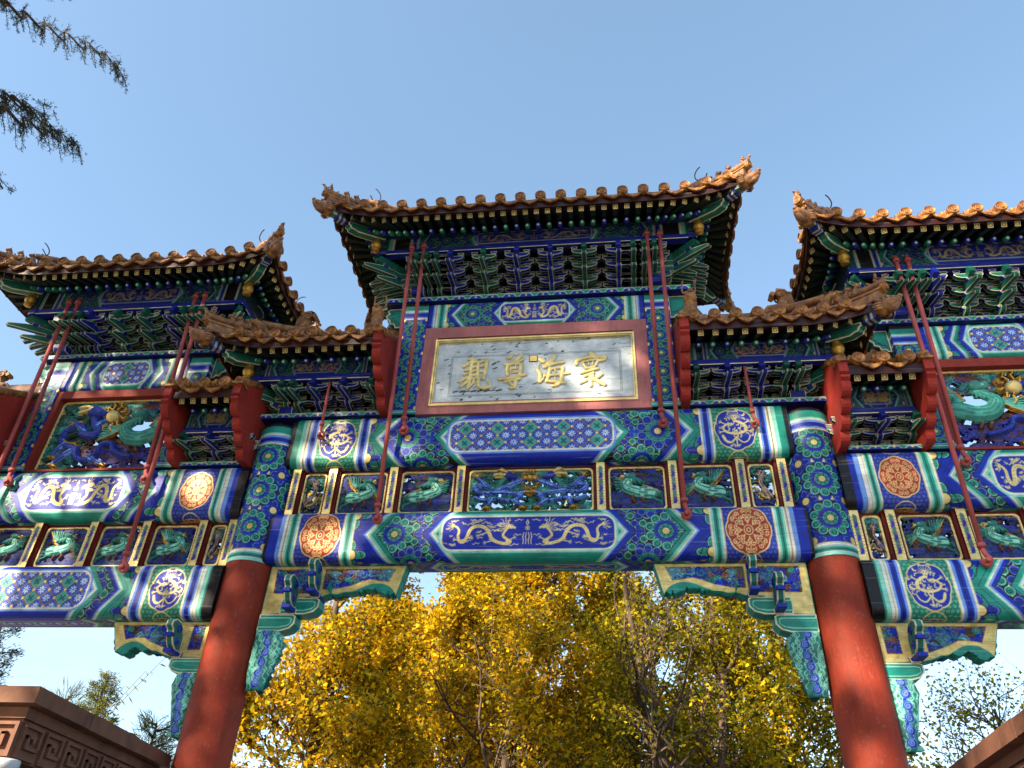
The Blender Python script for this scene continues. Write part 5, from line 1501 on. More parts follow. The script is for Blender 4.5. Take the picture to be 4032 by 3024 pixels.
            m.tube([tuple(D @ Vector((0, -q, zh(min(q, E)) + .155))) for q in [E + .09] + [q for q in ks if q > qb]], .040, W1, 9)
            m.tube([tuple(D @ Vector((0, -q, zh(q) + .26))) for q in ks if q < qb], .05, W1, 9)
            m.build('hip_ridge', M_RIDGE, root)
            link('round_tile_end', CAP, root, M_TILE, None, D @ Matrix.Translation((0, -(E + .08), zh(E) + .095)) @ Matrix.Scale(.75, 4))
            # corner drip tile plate
            link('ridge_rider', RIDER, root, M_RIDGE, None, D @ Matrix.Translation((0, -(E + .015), zh(E) + .125)) @ Matrix.Scale(.8, 4))
            nb = 3
            for k in range(nb):
                q = E - .22 - k * (.40 * E - .22) / nb * 1.05
                link('ridge_beast', BEASTS[k], root, M_RIDGE, None, D @ Matrix.Translation((0, -q, zh(q) + .125)) @ Matrix.Scale(.78, 4))
            hb = link('horned_beast', HBEAST, root, M_RIDGE, None, D @ Matrix.Translation((0, -qb + .05, zh(qb) + .10)) @ Matrix.Scale(.85, 4))
            link('iron_horn', HORN, root, M_IRON, None, D @ Matrix.Translation((0, -qb + .05, zh(qb) + .10)) @ Matrix.Scale(.85, 4))
    return root, zr
CAPS = []
def gable_board(x0, x1, e, zt, zb, root):
    zr = zt + .5 * e + .08 * e * e
    yb = .27; N = 4
    f = [(-e - .02, zt - .03), (-e - .02, zt - .15), (-e + .02, zt - .17), (-e - .015, zt - .19), (-e - .02, zt - .22), (-e + .02, zt - .245)]
    y, z = -e + .02, zt - .245; dy, dz = (e - yb - .02) / N, (z - zb) / N; L = math.hypot(dy, dz)
    for k in range(N):
        for t in (.12, .3, .5, .7, .88, 1.0):
            w = .052 * math.sin(math.pi * t) ** .6 if t < 1 else 0
            f.append((y + dy * (k + t) - w * dz / L, z - dz * (k + t) - w * dy / L))
    f[-1] = (-yb, zb)
    top = [(0, zr - .03), (-e * .5, zt + .25 * e + .02 * e * e - .02)]
    b = [(-p[0], p[1]) for p in f[::-1]]
    poly = f + b + [(e * .5, top[1][1]), top[0], top[1]]
    m = MB(); m.prism(poly, 'x', x0, x1, C(.58, .19, .16))
    m.build('gable_board', M_RED, root)
    m = MB()
    for sy in (-1, 1):
        m.tube([(((x0 + x1) / 2), sy * q, zt + .5 * (e - q) + .08 * (e - q) ** 2 + .03) for q in (e + .02, e * .6, e * .3, 0)], .052, C(1, 1, 1), 9)
        m.box(x0 - .02, x1 + .02, -(e + .05) if sy < 0 else e - .1, -(e - .1) if sy < 0 else e + .05, zt - .035, zt - .01, C(1, 1, 1))
    m.build('gable_tile', M_TILE, root)

# central roof
for k in range(6): bracket((k - 2.5) * .43, 8.285, 3, .155, .097, k not in (1, 4))
for s in (-1, 1): corner_bracket(s * 1.52, 8.285, 3, .155, .097, s, 2)
bracket_beams(-1.6, 1.6, 8.285, 3, .155, .097)
R_C, zrc = roof('central hipped roof with twenty round tile ends along the front', 0, -1.52, 1.52, 'hip', 'hip', 1.03, .08, .13, 9.16, .255, .137, .48, 8.80)
# side main roofs
for sx in (-1, 1):
    for k in range(4): bracket(sx * 5.25 + (k - 1.5) * .39, 7.575, 3, .148, .094, k in (0, 3))
    for s in (-1, 1): corner_bracket(sx * 5.25 + s * .98, 7.575, 3, .148, .094, s, 2)
    bracket_beams(sx * 5.25 - 1.05, sx * 5.25 + 1.05, 7.575, 3, .148, .094)
    roof('side bay hipped roof', sx * 5.25, -.98, .98, 'hip', 'hip', .97, .09, .12, 8.53, .256, .140, .47, 8.065)
# flanking roofs of the central bay
for sx in (-1, 1):
    for k, x in enumerate((1.86, 2.20, 2.57)): bracket(sx * x, 6.535, 2, .18, .073, k > 0)
    corner_bracket(sx * 2.96, 6.535, 2, .18, .073, sx, 1)
    bracket_beams(min(sx * 1.79, sx * 3.12), max(sx * 1.79, sx * 3.12), 6.535, 2, .18, .073)
    a, b = ((1.78, 2.91), ('gable', 'hip')) if sx > 0 else ((-2.91, -1.78), ('hip', 'gable'))
    r, zr = roof('low flanking roof of the central bay', 0, a[0], a[1], b[0], b[1], .85, .06, .15, 7.23, .230, .142, .40, 6.855, UL=.85, t_off=.25) if sx > 0 else roof('low flanking roof of the central bay', 0, a[0], a[1], b[0], b[1], .85, .06, .15, 7.23, .230, .142, .40, 6.855, UL=.85, t_off=.25)
    x0, x1 = sorted((sx * 1.68, sx * 1.78)); gable_board(x0, x1, .85, 7.23, 6.478, r)
    link('fish_tail_finial', CHIWEN, r, M_RIDGE, None, Matrix.Translation((sx * 3.0, -.05, zr + .05)) @ RZ(0 if sx > 0 else 180))
    # upright horned finial beside the plaque post
    m = MB(); c = C(1, 1, 1); fx = sx * 1.86
    m.tube([(fx, -.62, 7.36), (fx, -.63, 7.50), (fx, -.65, 7.62)], [.085, .075, .07], c, 4, smooth=False)
    m.tube([(fx, -.60, 7.60), (fx, -.66, 7.68), (fx, -.74, 7.68)], [.07, .08, .045], c, 9); m.ball((fx, -.73, 7.72), (.04, .04, .03), c, 8, 6)
    for d in (-1, 1): m.ball((fx + d * .045, -.70, 7.72), .022, c, 7, 5)
    m.box(fx - .15, fx + .15, -.72, -.50, 7.30, 7.37, c)
    o = m.build('horned_finial', M_RIDGE, r)
    m = MB()
    for d in (-1, 1): m.tube(smooth([(fx + d * .03, -.66, 7.74), (fx + d * .07, -.62, 7.80), (fx + d * .075, -.63, 7.90), (fx + d * .06, -.66, 7.95)], 4), .011, C(.5, .4, .4), 6)
    m.build('iron_horn', M_RIDGE, o)
# narrow roofs beside the pillars in the side bays
for sx in (-1, 1):
    for (x0, x1) in ((3.33, 4.07), (6.43, 7.17)):
        xc = sx * (x0 + x1) / 2; h = (x1 - x0) / 2
        bracket(xc, 5.90, 2, .155, .062, True)
        for d in (-1, 1): bracket(xc + d * (h - .04), 5.90, 2, .155, .062, False)
        bracket_beams(xc - h, xc + h, 5.90, 2, .155, .062)
        r, zr = roof('narrow gabled roof beside the pillar', xc, -h, h, 'gable', 'gable', .80, 0, 0, 6.585, .236, .128, .35, 6.18)
        gable_board(xc - h - .09, xc - h, .80, 6.585, 5.852, r); gable_board(xc + h, xc + h + .09, .80, 6.585, 5.852, r)
        for d in (-1, 1):
            link('fish_tail_finial', CHIWEN, r, M_RIDGE, None, Matrix.Translation((xc + d * (h - .02), 0, zr + .08)) @ RZ(0 if d > 0 else 180) @ Matrix.Scale(.8, 4))
        link('iron_horn', HORN, r, M_IRON, None, Matrix.Translation((xc - .3 * sx, 0, zr + .22)))

# rafters and tile ends: the ones in front are parts, the remainder one mesh per roof
CAM = Vector((.821, -7.454, 1.6))
def flush(items, nm, mat, limit):
    fr = [i for i in items if i[-1] and abs(i[2].translation.x) < 6.35]
    fr.sort(key=lambda i: (i[2].translation - CAM).length)
    keep = fr[:limit]; kid = {id(i) for i in keep}
    for i in keep: link(nm, i[0], i[1], mat, None, i[2])
    byroot = {}
    for i in items:
        if id(i) not in kid: byroot.setdefault(i[1].name, []).append(i)
    for rn, its in byroot.items():
        V = []; F = []; CC = []; off = 0
        for (me, root, M, *_) in its:
            n = len(me.vertices); co = np.empty(n * 3, np.float32); me.vertices.foreach_get('co', co); co = co.reshape(-1, 3)
            A = np.array(M); V.append(co @ A[:3, :3].T + A[:3, 3])
            ca = me.color_attributes['Col']; cl = np.empty(len(me.loops) * 4, np.float32); ca.data.foreach_get('color_srgb', cl); CC.append(cl.reshape(-1, 4))
            F += [tuple(v + off for v in p.vertices) for p in me.polygons]; off += n
        V = np.concatenate(V); me = bpy.data.meshes.new(nm); me.from_pydata(V.tolist(), [], F)
        ca = me.color_attributes.new('Col', 'BYTE_COLOR', 'CORNER'); ca.data.foreach_set('color_srgb', np.concatenate(CC).ravel())
        o = link(nm, me, its[0][1], mat); o['kind'] = 'stuff'
flush([r for r in RAFTERS if r[3] == 0], 'flying_rafter', M_PAINT, 100)
flush([r for r in RAFTERS if r[3] == 1], 'round_rafter', M_PAINT, 100)
flush(CAPS, 'round_tile_end', M_TILE, 100)

# ------------------------------------------------------------------ iron tie rods with hooks
def rod(x0, y0, z0, x1, z1, r=.025, yb=-.30):
    m = MB(); c = PINKRED
    m.tube([(x0, y0, z0), (x1, yb, z1 + .02)], r, c, 10)
    m.tube([(x0, y0, z0 - .05), (x0 + (x1 - x0) * .012, y0 + (yb - y0) * .012, z0 - .09)], r * 1.5, c, 10)
    d = (Vector((x1, yb, z1)) - Vector((x0, y0, z0))).normalized()
    p = Vector((x1, yb, z1 + .06)); m.tube([p - d * .02, p + d * .02], r * 1.6, c, 10)
    m.tube(smooth([(x1, yb, z1 + .03), (x1 + .01, yb - .005, z1 - .03), (x1 + .045, yb + .01, z1 - .07), (x1 + .03, yb + .03, z1 - .115), (x1 - .015, yb + .03, z1 - .11), (x1 - .02, yb + .0, z1 - .075)], 5), r * .95, c, 8)
    m.tube([(x1 + .005, -.20, z1 - .09), (x1 + .01, yb - .01, z1 - .088), (x1 + .012, yb - .04, z1 - .086)], r * .9, c, 8)
    m.build('tie_rod', M_RED, GATE)
for sx in (-1, 1):
    rod(sx * 1.60, -.56, 8.93, sx * 1.60, 5.20)
    rod(sx * 1.44, -.56, 8.95, sx * 1.45, 6.30)
    rod(sx * 2.39, -.42, 7.06, sx * 2.42, 6.26, .017)
    for d in (-1, 1):
        rod(sx * 5.25 + d * .96, -.54, 8.28, sx * 5.25 + d * .97, 4.68)
        rod(sx * 5.25 + d * .83, -.54, 8.28, sx * 5.25 + d * .85, 5.74)
# ------------------------------------------------------------------ ground
def ground():
    n = 60; s = np.linspace(-1, 1, n); s = np.sign(s) * np.abs(s) ** 3 * 1500
    X, Y = np.meshgrid(s, s)
    P = np.stack([X, Y, np.zeros_like(X)], -1)
    me = grid_mesh('ground', P, np.full((n, n, 4), .4), None, M_GROUND)
    tag(link('ground', me), kind='structure')
ground()
# ------------------------------------------------------------------ brown walls each side of the passage
def wall(sx, label):
    ang = math.radians(6.5) * -sx
    # wall frame: y' runs along the wall towards the viewer, x' away from the passage
    bx, sl = (3.30, .117) if sx < 0 else (3.50, .10)
    o = empty('low_wall', (sx * bx, -.02, 0), label, 'wall')
    o.rotation_euler = (0, 0, 0)
    ln = 2.47 if sx < 0 else 4.6
    dirv = Vector((-sx * sl, -1, 0)).normalized(); out = Vector((sx, 0, 0))
    def B(m, a0, a1, b0, b1, z0, z1):
        vs = []
        for z in (z0, z1):
            for b in (b0, b1):
                for a in (a0, a1): vs.append(tuple(dirv * b + out * a + Vector((0, 0, z))))
        m.add(vs, [(0, 2, 3, 1), (4, 5, 7, 6), (0, 1, 5, 4), (2, 6, 7, 3), (0, 4, 6, 2), (1, 3, 7, 5)], BROWN)
    cop = 2.84; cuts = [0, .78, 1.66, ln] if sx < 0 else [0, .9, 1.95, 3.1, ln]
    for k in range(len(cuts) - 1):
        m = MB(); e = .004 * (k % 2); B(m, -e, 1.5, cuts[k] + (.005 if k else 0), cuts[k + 1], 2.735 - e, cop + e); m.build('coping_stone', M_WALL, o)
    m = MB(); B(m, .09, 1.41, .0, ln - .10, 2.66, 2.732); B(m, .115, 1.385, .0, ln - .13, 2.415, 2.66); m.build('frieze_band', M_WALL, o)
    m = MB(); B(m, .20, 1.3, 0, ln - .22, .0, 2.415); m.build('wall_body', M_WALL, o)
    # raised meander key blocks
    m = MB()
    def key(fr, u, w, z0, z1):
        h = z1 - z0
        unit = [(0, 0, 1, .10), (0, .1, .10, .9), (0, .9, 1, 1), (.9, .3, 1, .9), (.3, .30, 1.0, .40), (.3, .40, .42, .70), (.3, .62, .72, .72), (.60, .52, .72, .62)]
        for (a0, b0, a1, b1) in unit: fr(u + a0 * w, u + a1 * w, z0 + b0 * h, z0 + b1 * h)
    z0, z1 = 2.425, 2.64
    n = int((ln - .3) / .30)
    for k in range(n): key(lambda u0, u1, za, zb: B(m, .09, .116, ln - .13 - u1, ln - .13 - u0, za, zb), .02 + k * .30, .25, z0, z1)
    for k in range(4): key(lambda u0, u1, za, zb: B(m, u0, u1, ln - .131, ln - .10, za, zb), .117 + k * .30, .25, z0, z1)
    m.build('meander_relief', M_WALL, o)
    return o, dirv, ln
WL, WDIR, WLN = wall(-1, 'brown wall with key pattern frieze at the foot of the left pillar')
wall(1, 'brown wall with plain coping at the foot of the right pillar')
# dome camera under the frieze
def dome_camera():
    p = Vector((-3.30, -.02, 0)) + WDIR * (WLN - .16) + Vector((-.145, 0, 0))
    o = empty('security_camera', (p.x, p.y, 2.40), 'white dome security camera under the left wall frieze', 'camera')
    m = MB(); m.lathe([(0, .012), (.085, .012), (.09, 0), (.088, -.045), (.078, -.055), (0, -.055)], (0, 0, 0), (0, 0, 1), C(.78, .80, .82), 28); m.build('housing', M_PAINT, o)
    m = MB(); m.lathe([(.066, -.055), (.062, -.08), (.045, -.105), (.02, -.118), (0, -.12)], (0, 0, 0), (0, 0, 1), C(.03, .03, .04), 24); m.build('dome', M_PAINT, o)
dome_camera()

# ------------------------------------------------------------------ trees
def leaf_quads(cen, nrm, size, cols, mat, name, fold=.35, aspect=1.0):
    n = len(cen)
    nrm = nrm / (np.linalg.norm(nrm, axis=1, keepdims=True) + 1e-9)
    a = np.cross(nrm, rng.normal(size=(n, 3))); a /= np.linalg.norm(a, axis=1, keepdims=True) + 1e-9
    b = np.cross(nrm, a); s = size[:, None]
    # fan-shaped leaf as one kite quad
    v0 = cen; v1 = cen + a * s * .62 + b * s * .62 * aspect; v2 = cen + a * s * .85 + nrm * s * fold * .3; v3 = cen + a * s * .62 - b * s * .62 * aspect
    V = np.stack([v0, v1, v2, v3], 1).reshape(-1, 3); F = np.arange(n * 4).reshape(-1, 4)
    return quads_mesh(name, V, F, cols, mat)

def grow(base, dirv, length, rad, depth, rg, out, tips, spread=.6, up=.25, kids=3, curv=.15):
    pts = [Vector(base)]; d = Vector(dirv).normalized(); n = 5
    for i in range(n):
        d = (d + Vector((rg.gauss(0, curv), rg.gauss(0, curv), rg.gauss(0, curv) + up * .12))).normalized()
        pts.append(pts[-1] + d * length / n)
    out.append((pts, [rad * (1 - .6 * i / n) for i in range(n + 1)]))
    if depth <= 2: tips.extend([(p, d.copy(), depth) for p in pts[2:]])
    if depth <= 0: return
    for k in range(kids):
        i = rg.randint(2, n); p = pts[i]
        ax = Vector((rg.gauss(0, 1), rg.gauss(0, 1), rg.gauss(0, .5) + up)).normalized()
        nd = (d * (1 - spread) + ax * spread).normalized()
        grow(p, nd, length * rg.uniform(.55, .8), rad * .45, depth - 1, rg, out, tips, spread, up, kids, curv)

def ginkgo(name, x, y, h, r, nleaf, seed, palette, label, group, trunk_r=.16, zlo=1.5, lean=(0, 0), leaf=.07, clump=.26, top=None, multi=1, bare=0.0, shape=1.0):
    rg = random.Random(seed); rn = np.random.default_rng(seed)
    root = empty(name, (x, y, 0), label, 'tree', group)
    br = []; tips = []
    for t in range(multi):
        pts = [Vector((rg.uniform(-.3, .3) * (multi > 1), rg.uniform(-.3, .3) * (multi > 1), 0))]
        lx, ly = lean[0] + (rg.uniform(-.22, .22) if multi > 1 else 0), lean[1] + (rg.uniform(-.1, .2) if multi > 1 else 0)
        n = 14
        for i in range(n):
            pts.append(pts[-1] + Vector((lx * h / n + rg.gauss(0, .05), ly * h / n + rg.gauss(0, .05), h * .92 / n)))
        br.append((pts, [trunk_r * (1 - .85 * i / n) + .012 for i in range(n + 1)]))
        nb = int(30 / multi) + 5
        for k in range(nb):
            f = rg.uniform(.22, .97); i = int(f * n); p = pts[i].lerp(pts[min(i + 1, n)], f * n - i)
            a = rg.uniform(0, 6.283); l = r * (1.0 - .62 * f * shape) * rg.uniform(.7, 1.1)
            grow(p, (math.cos(a), math.sin(a), .45 + .5 * f), l, trunk_r * .42 * (1 - .5 * f), 2, rg, br, tips, .5, .35, 3, .13)
    m = MB()
    for pts, rad in br: m.tube(pts, rad, C(1, 1, 1), 7 if rad[0] > .03 else 4, cap=False)
    m.build('trunk', M_BARK, root)
    T = np.array([tuple(t[0]) for t in tips]); k = rn.integers(0, len(T), nleaf)
    cen = T[k] + rn.normal(size=(nleaf, 3)) * clump * .5 * (.4 + rn.random((nleaf, 1)))
    cen[:, 2] -= rn.random(nleaf) * .12
    ok = cen[:, 2] > zlo
    if top is not None: ok &= cen[:, 2] < top
    # inside of the crown is bare wood; the near side is thin so that trunk and limbs show
    rr = np.hypot(cen[:, 0] - lean[0] * cen[:, 2], cen[:, 1]); az = np.arctan2(-cen[:, 1], cen[:, 0])
    near = (np.abs(az - 1.75) < .75) & (cen[:, 2] < h * .80)
    ok &= ~((rr < r * .5) & (rn.random(nleaf) < bare)) & ~(near & (rn.random(nleaf) < bare * .92))
    cen = cen[ok]; n = len(cen)
    nr = rn.normal(size=(n, 3)); nr[:, 2] = np.abs(nr[:, 2]) + .3
    size = leaf * rn.uniform(.7, 1.25, n)
    pal = np.array(palette); ci = rn.integers(0, len(pal), n)
    tone = np.repeat(rn.normal(0, .10, (len(T), 1)), 1, 1)[k[ok]]
    cols = np.clip(pal[ci][:, :3] * (1 + tone + rn.normal(0, .08, (n, 1))), 0, 1)
    cols = np.concatenate([cols, np.zeros((n, 1))], 1)
    link('crown', leaf_quads(cen, nr, size, cols, M_LEAF, 'crown'), root)
    return root
YEL = [C(.80, .67, .07), C(.86, .72, .08), C(.72, .60, .08), C(.80, .60, .06), C(.56, .53, .11), C(.46, .44, .10)]
OLV = [C(.58, .54, .10), C(.48, .48, .11), C(.68, .60, .09), C(.42, .45, .11), C(.74, .64, .09)]  # olive leaf tones, darker to stand in for shade on the right-hand trees
GRP = 'ginkgo trees behind the archway'
ginkgo('ginkgo_tree', -4.5, 6.2, 9.5, 1.9, 40000, 101, YEL, 'bright yellow ginkgo close behind the left pillar filling the left of the opening', GRP, zlo=1.6, trunk_r=.14, leaf=.08, bare=.6)
ginkgo('ginkgo_tree', -2.0, 7.6, 9.6, 2.3, 38000, 107, YEL, 'yellow ginkgo with two dark trunks under the left half of the lower beam', GRP, zlo=1.8, trunk_r=.17, leaf=.08, bare=.85, multi=2)
ginkgo('ginkgo_tree', -1.0, 10.5, 9.6, 2.4, 30000, 102, YEL + OLV[:1], 'tall yellow ginkgo with forked trunks left of the sky gap', GRP, zlo=2.2, trunk_r=.2, multi=2, leaf=.085, bare=.6)
ginkgo('ginkgo_tree', 2.0, 7.4, 8.9, 2.1, 28000, 103, OLV, 'olive yellow ginkgo with several bare limbs left of the right pillar', GRP, zlo=1.8, trunk_r=.15, multi=3, leaf=.072, bare=.8)
ginkgo('ginkgo_tree', 1.3, 14.0, 10.2, 2.8, 36000, 104, YEL[2:] + OLV[:2], 'far golden ginkgo seen through the middle of the opening', GRP, zlo=2.2, trunk_r=.16, leaf=.10)
ginkgo('ginkgo_tree', 6.6, 6.0, 5.2, 1.8, 3800, 105, OLV, 'thinly leaved ginkgo right of the right pillar', GRP, zlo=1.5, trunk_r=.075, clump=.3, leaf=.05)
ginkgo('ginkgo_tree', 5.0, 9.2, 9.0, 2.4, 36000, 106, OLV + [YEL[1]], 'dim olive ginkgo behind the right pillar', GRP, zlo=2.0, trunk_r=.15, leaf=.09, multi=2)
ginkgo('ginkgo_tree', -5.2, 12.5, 9.4, 2.0, 30000, 108, YEL, 'far yellow ginkgo low beside the left pillar', GRP, zlo=2.2, trunk_r=.15, leaf=.10)

ginkgo('ginkgo_tree', -3.0, 12.0, 10.4, 2.3, 36000, 109, YEL, 'far yellow ginkgo between the two front yellow ones', GRP, zlo=2.2, trunk_r=.15, leaf=.10)

def conifer(name, x, y, h, r, n, seed, palette, label, zlo=0.5, group=None, trunk_r=.14, needle=.10, droop=.1, spikes=60, shape=1.0, wide=.13):
    rg = random.Random(seed); rn = np.random.default_rng(seed)
    root = empty(name, (x, y, 0), label, 'tree', group)
    m = MB(); m.tube([(0, 0, 0), (.03, 0, h * .5), (0, 0, h * .99)], [trunk_r, trunk_r * .6, .012], C(1, 1, 1), 8)
    segs = []
    for k in range(spikes):
        f = (k + .5) / spikes; z = zlo + (h - zlo) * f * .98; a = k * 2.4 + rg.uniform(-.4, .4)
        l = r * (1 - f) ** .8 * rg.uniform(.7, 1.15) * shape + .12
        p0 = Vector((0, 0, z)); p1 = p0 + Vector((math.cos(a) * l, math.sin(a) * l, l * (.45 - droop * 2)))
        m.tube([p0, p0.lerp(p1, .6) + Vector((0, 0, .05 * l)), p1], [.02 + .01 * l, .012, .005], C(1, 1, 1), 5, cap=False)
        segs.append((np.array(p0), np.array(p1), l))
    m.build('trunk', M_BARK, root)
    w = np.array([s[2] for s in segs]); k = rn.choice(len(segs), n, p=w / w.sum())
    t = rn.random(n) ** .6
    A = np.array([s[0] for s in segs])[k]; B_ = np.array([s[1] for s in segs])[k]; Lk = w[k]
    cen = A + (B_ - A) * t[:, None] + rn.normal(size=(n, 3)) * (.05 + .11 * Lk[:, None] * (1.15 - t[:, None]))
    d = (B_ - A) / Lk[:, None] + rn.normal(size=(n, 3)) * .5 + np.array([0, 0, .35])
    d /= np.linalg.norm(d, axis=1, keepdims=True)
    a = np.cross(d, rn.normal(size=(n, 3))); a /= np.linalg.norm(a, axis=1, keepdims=True)
    s = needle * rn.uniform(.6, 1.3, (n, 1))
    V = np.stack([cen, cen + d * s * .5 + a * s * wide, cen + d * s, cen + d * s * .5 - a * s * wide], 1).reshape(-1, 3)
    pal = np.array(palette)[rn.integers(0, len(palette), n)]; cols = pal.copy(); cols[:, :3] = np.clip(cols[:, :3] * (1 + rn.normal(0, .15, (n, 1))), 0, 1)
    link('crown', quads_mesh('crown', V, np.arange(n * 4).reshape(-1, 4), cols, M_NEEDLE), root)
    return root
DKG = [C(.16, .22, .11), C(.20, .27, .12), C(.12, .18, .10)]
OLG = [C(.38, .40, .14), C(.32, .36, .13), C(.44, .44, .16)]
conifer('cypress_tree', -11.0, 10.0, 6.3, 1.05, 30000, 201, OLG, 'small olive green cypress standing alone left of the left pillar', zlo=2.5, trunk_r=.10, needle=.075)
conifer('juniper_tree', -14.3, 10.0, 8.3, 1.5, 26000, 202, DKG, 'dark green juniper at the left edge above the brown wall', zlo=2.0, needle=.08)
conifer('pine_tree', -6.75, 3.0, 4.12, .45, 5000, 203, OLG, 'low pine with long needles peeking over the left wall coping', zlo=2.4, needle=.20, spikes=14, trunk_r=.05, wide=.022)
conifer('pine_tree', -5.32, 3.0, 3.78, .42, 5000, 204, OLG, 'low pine with needles beside the left pillar shaft', zlo=2.4, needle=.17, spikes=18, trunk_r=.05, wide=.025)

# deodar cedar whose drooping branches reach in from the left
def cedar():
    rg = random.Random(77); rn = np.random.default_rng(77)
    root = empty('cedar_tree', (-9.4, -2.6, 0), 'dark cedar reaching drooping branches into the top left of the sky', 'tree')
    o = Vector((-9.4, -2.6, 0)); m = MB()
    m.tube([(0, 0, 0), (.05, .05, 8), (0, 0, 16)], [.30, .2, .05], C(1, 1, 1), 10)
    limbs = [[(-9.4, 13.4), (-8.4, 12.95), (-7.84, 12.51), (-7.43, 12.13), (-6.94, 11.72), (-6.49, 11.36), (-6.09, 11.09), (-5.70, 10.82), (-5.36, 10.54), (-5.10, 10.28), (-4.95, 10.03)],
             [(-9.4, 11.0), (-7.4, 10.35), (-6.64, 9.97), (-6.27, 9.71), (-5.91, 9.50), (-5.62, 9.42)],
             [(-9.4, 10.6), (-7.4, 10.1), (-6.5, 9.68), (-6.05, 9.32), (-5.70, 9.12), (-5.41, 8.93), (-5.2, 8.85), (-4.97, 8.65)],
             [(-6.3, 9.75), (-5.95, 9.48), (-5.7, 9.25), (-5.45, 9.10)],
             [(-9.4, 8.8), (-7.2, 8.35), (-5.9, 8.12), (-5.72, 8.13), (-5.57, 8.05)],
             [(-9.4, 14.2), (-7.6, 12.9), (-6.9, 12.55), (-6.6, 12.42)]]
    V = []; CLS = []
    def tuft(p, d, n, s):
        for k in range(n):
            dd = (d + Vector((rg.gauss(0, .7), rg.gauss(0, .7), rg.gauss(0, .6)))).normalized()
            q = Vector((rg.gauss(0, 1), rg.gauss(0, 1), rg.gauss(0, 1))); a = dd.cross(q).normalized() * s * .075
            V.extend([p, p + dd * s * .5 + a, p + dd * s, p + dd * s * .5 - a])
            c = rg.choice(DKG); f = rg.uniform(.6, 1.1); CLS.append((c[0] * f, c[1] * f, c[2] * f, 0))
    for li, lb in enumerate(limbs):
        P = [Vector((a, -2.6 + .1 * math.sin(i + li), b)) - o for i, (a, b) in enumerate(smooth(lb, 6))]
        n = len(P); m.tube(P, [max(.032 * (1 - i / n), .006) if li < 3 else max(.02 * (1 - i / n), .005) for i in range(n)], C(1, 1, 1), 6, cap=False)
        i0 = n // 8 if li != 4 else int(n * .72)
        for i in range(i0, n):
            f = i / n; hang = (.55 - .36 * f) if li < 3 else .16
            if li == 4: hang = .04
            d0 = (P[min(i + 1, n - 1)] - P[i - 1]).normalized()
            for k in range(3 if li != 4 else 1):
                sgn = rg.choice((-1, -1, -1, 1)); l = hang * rg.uniform(.35, 1.0) * (1 if sgn < 0 else .35)
                a = (d0 * rg.uniform(.25, .8) + Vector((0, rg.gauss(0, .5), sgn * .8))).normalized()
                b0 = P[i] + d0 * rg.uniform(-.04, .04); pts = [b0 + a * l * t + Vector((0, 0, -.05 * l * t * t)) for t in (0, .33, .66, 1)]
                m.tube(pts, [.006, .004, .003, .002], C(1, 1, 1), 4, cap=False)
                ns = max(2, int(l / .028))
                for j in range(ns): tuft(b0 + a * l * (j + 1) / ns, a, 4, .045)
            for k in range(3): tuft(P[i] + Vector((rg.gauss(0, .03), rg.gauss(0, .04), rg.uniform(-.01, .05))), d0, 3, .045)
    m.build('trunk', M_BARK, root)
    link('crown', quads_mesh('crown', np.array([tuple(v) for v in V]), np.arange(len(V)).reshape(-1, 4), np.array(CLS), M_NEEDLE), root)
cedar()

# bare twig left of the small cypress
def twig():
    rg = random.Random(5); o = empty('bamboo_stalk', (-8.0, 5.2, 0), 'thin bare arching stalk over the left wall', 'plant'); m = MB(); V = []; CLS = []
    for k in range(3):
        a = [Vector((-.5 + .1 * k, 0, 0)), Vector((-.2, 0, 2.4)), Vector((.1 + .12 * k, 0, 3.9 + .1 * k)), Vector((.55 + .3 * k, .1, 4.8 + .25 * k))]
        m.tube(a, [.02, .014, .007, .003], C(1, 1, 1), 5)
        for j in range(10):
            p = a[2].lerp(a[3], j / 9); d = Vector((rg.uniform(.1, .5), rg.gauss(0, .4), rg.uniform(-.5, -.1))).normalized(); l = rg.uniform(.08, .18)
            q = d.cross(Vector((0, 1, 0))).normalized() * .012; V += [p, p + d * l * .5 + q, p + d * l, p + d * l * .5 - q]; CLS.append(OLG[j % 3])
    m.build('stem', M_BARK, o); link('foliage', quads_mesh('foliage', np.array([tuple(v) for v in V]), np.arange(len(V)).reshape(-1, 4), np.array(CLS), M_NEEDLE), o)
twig()

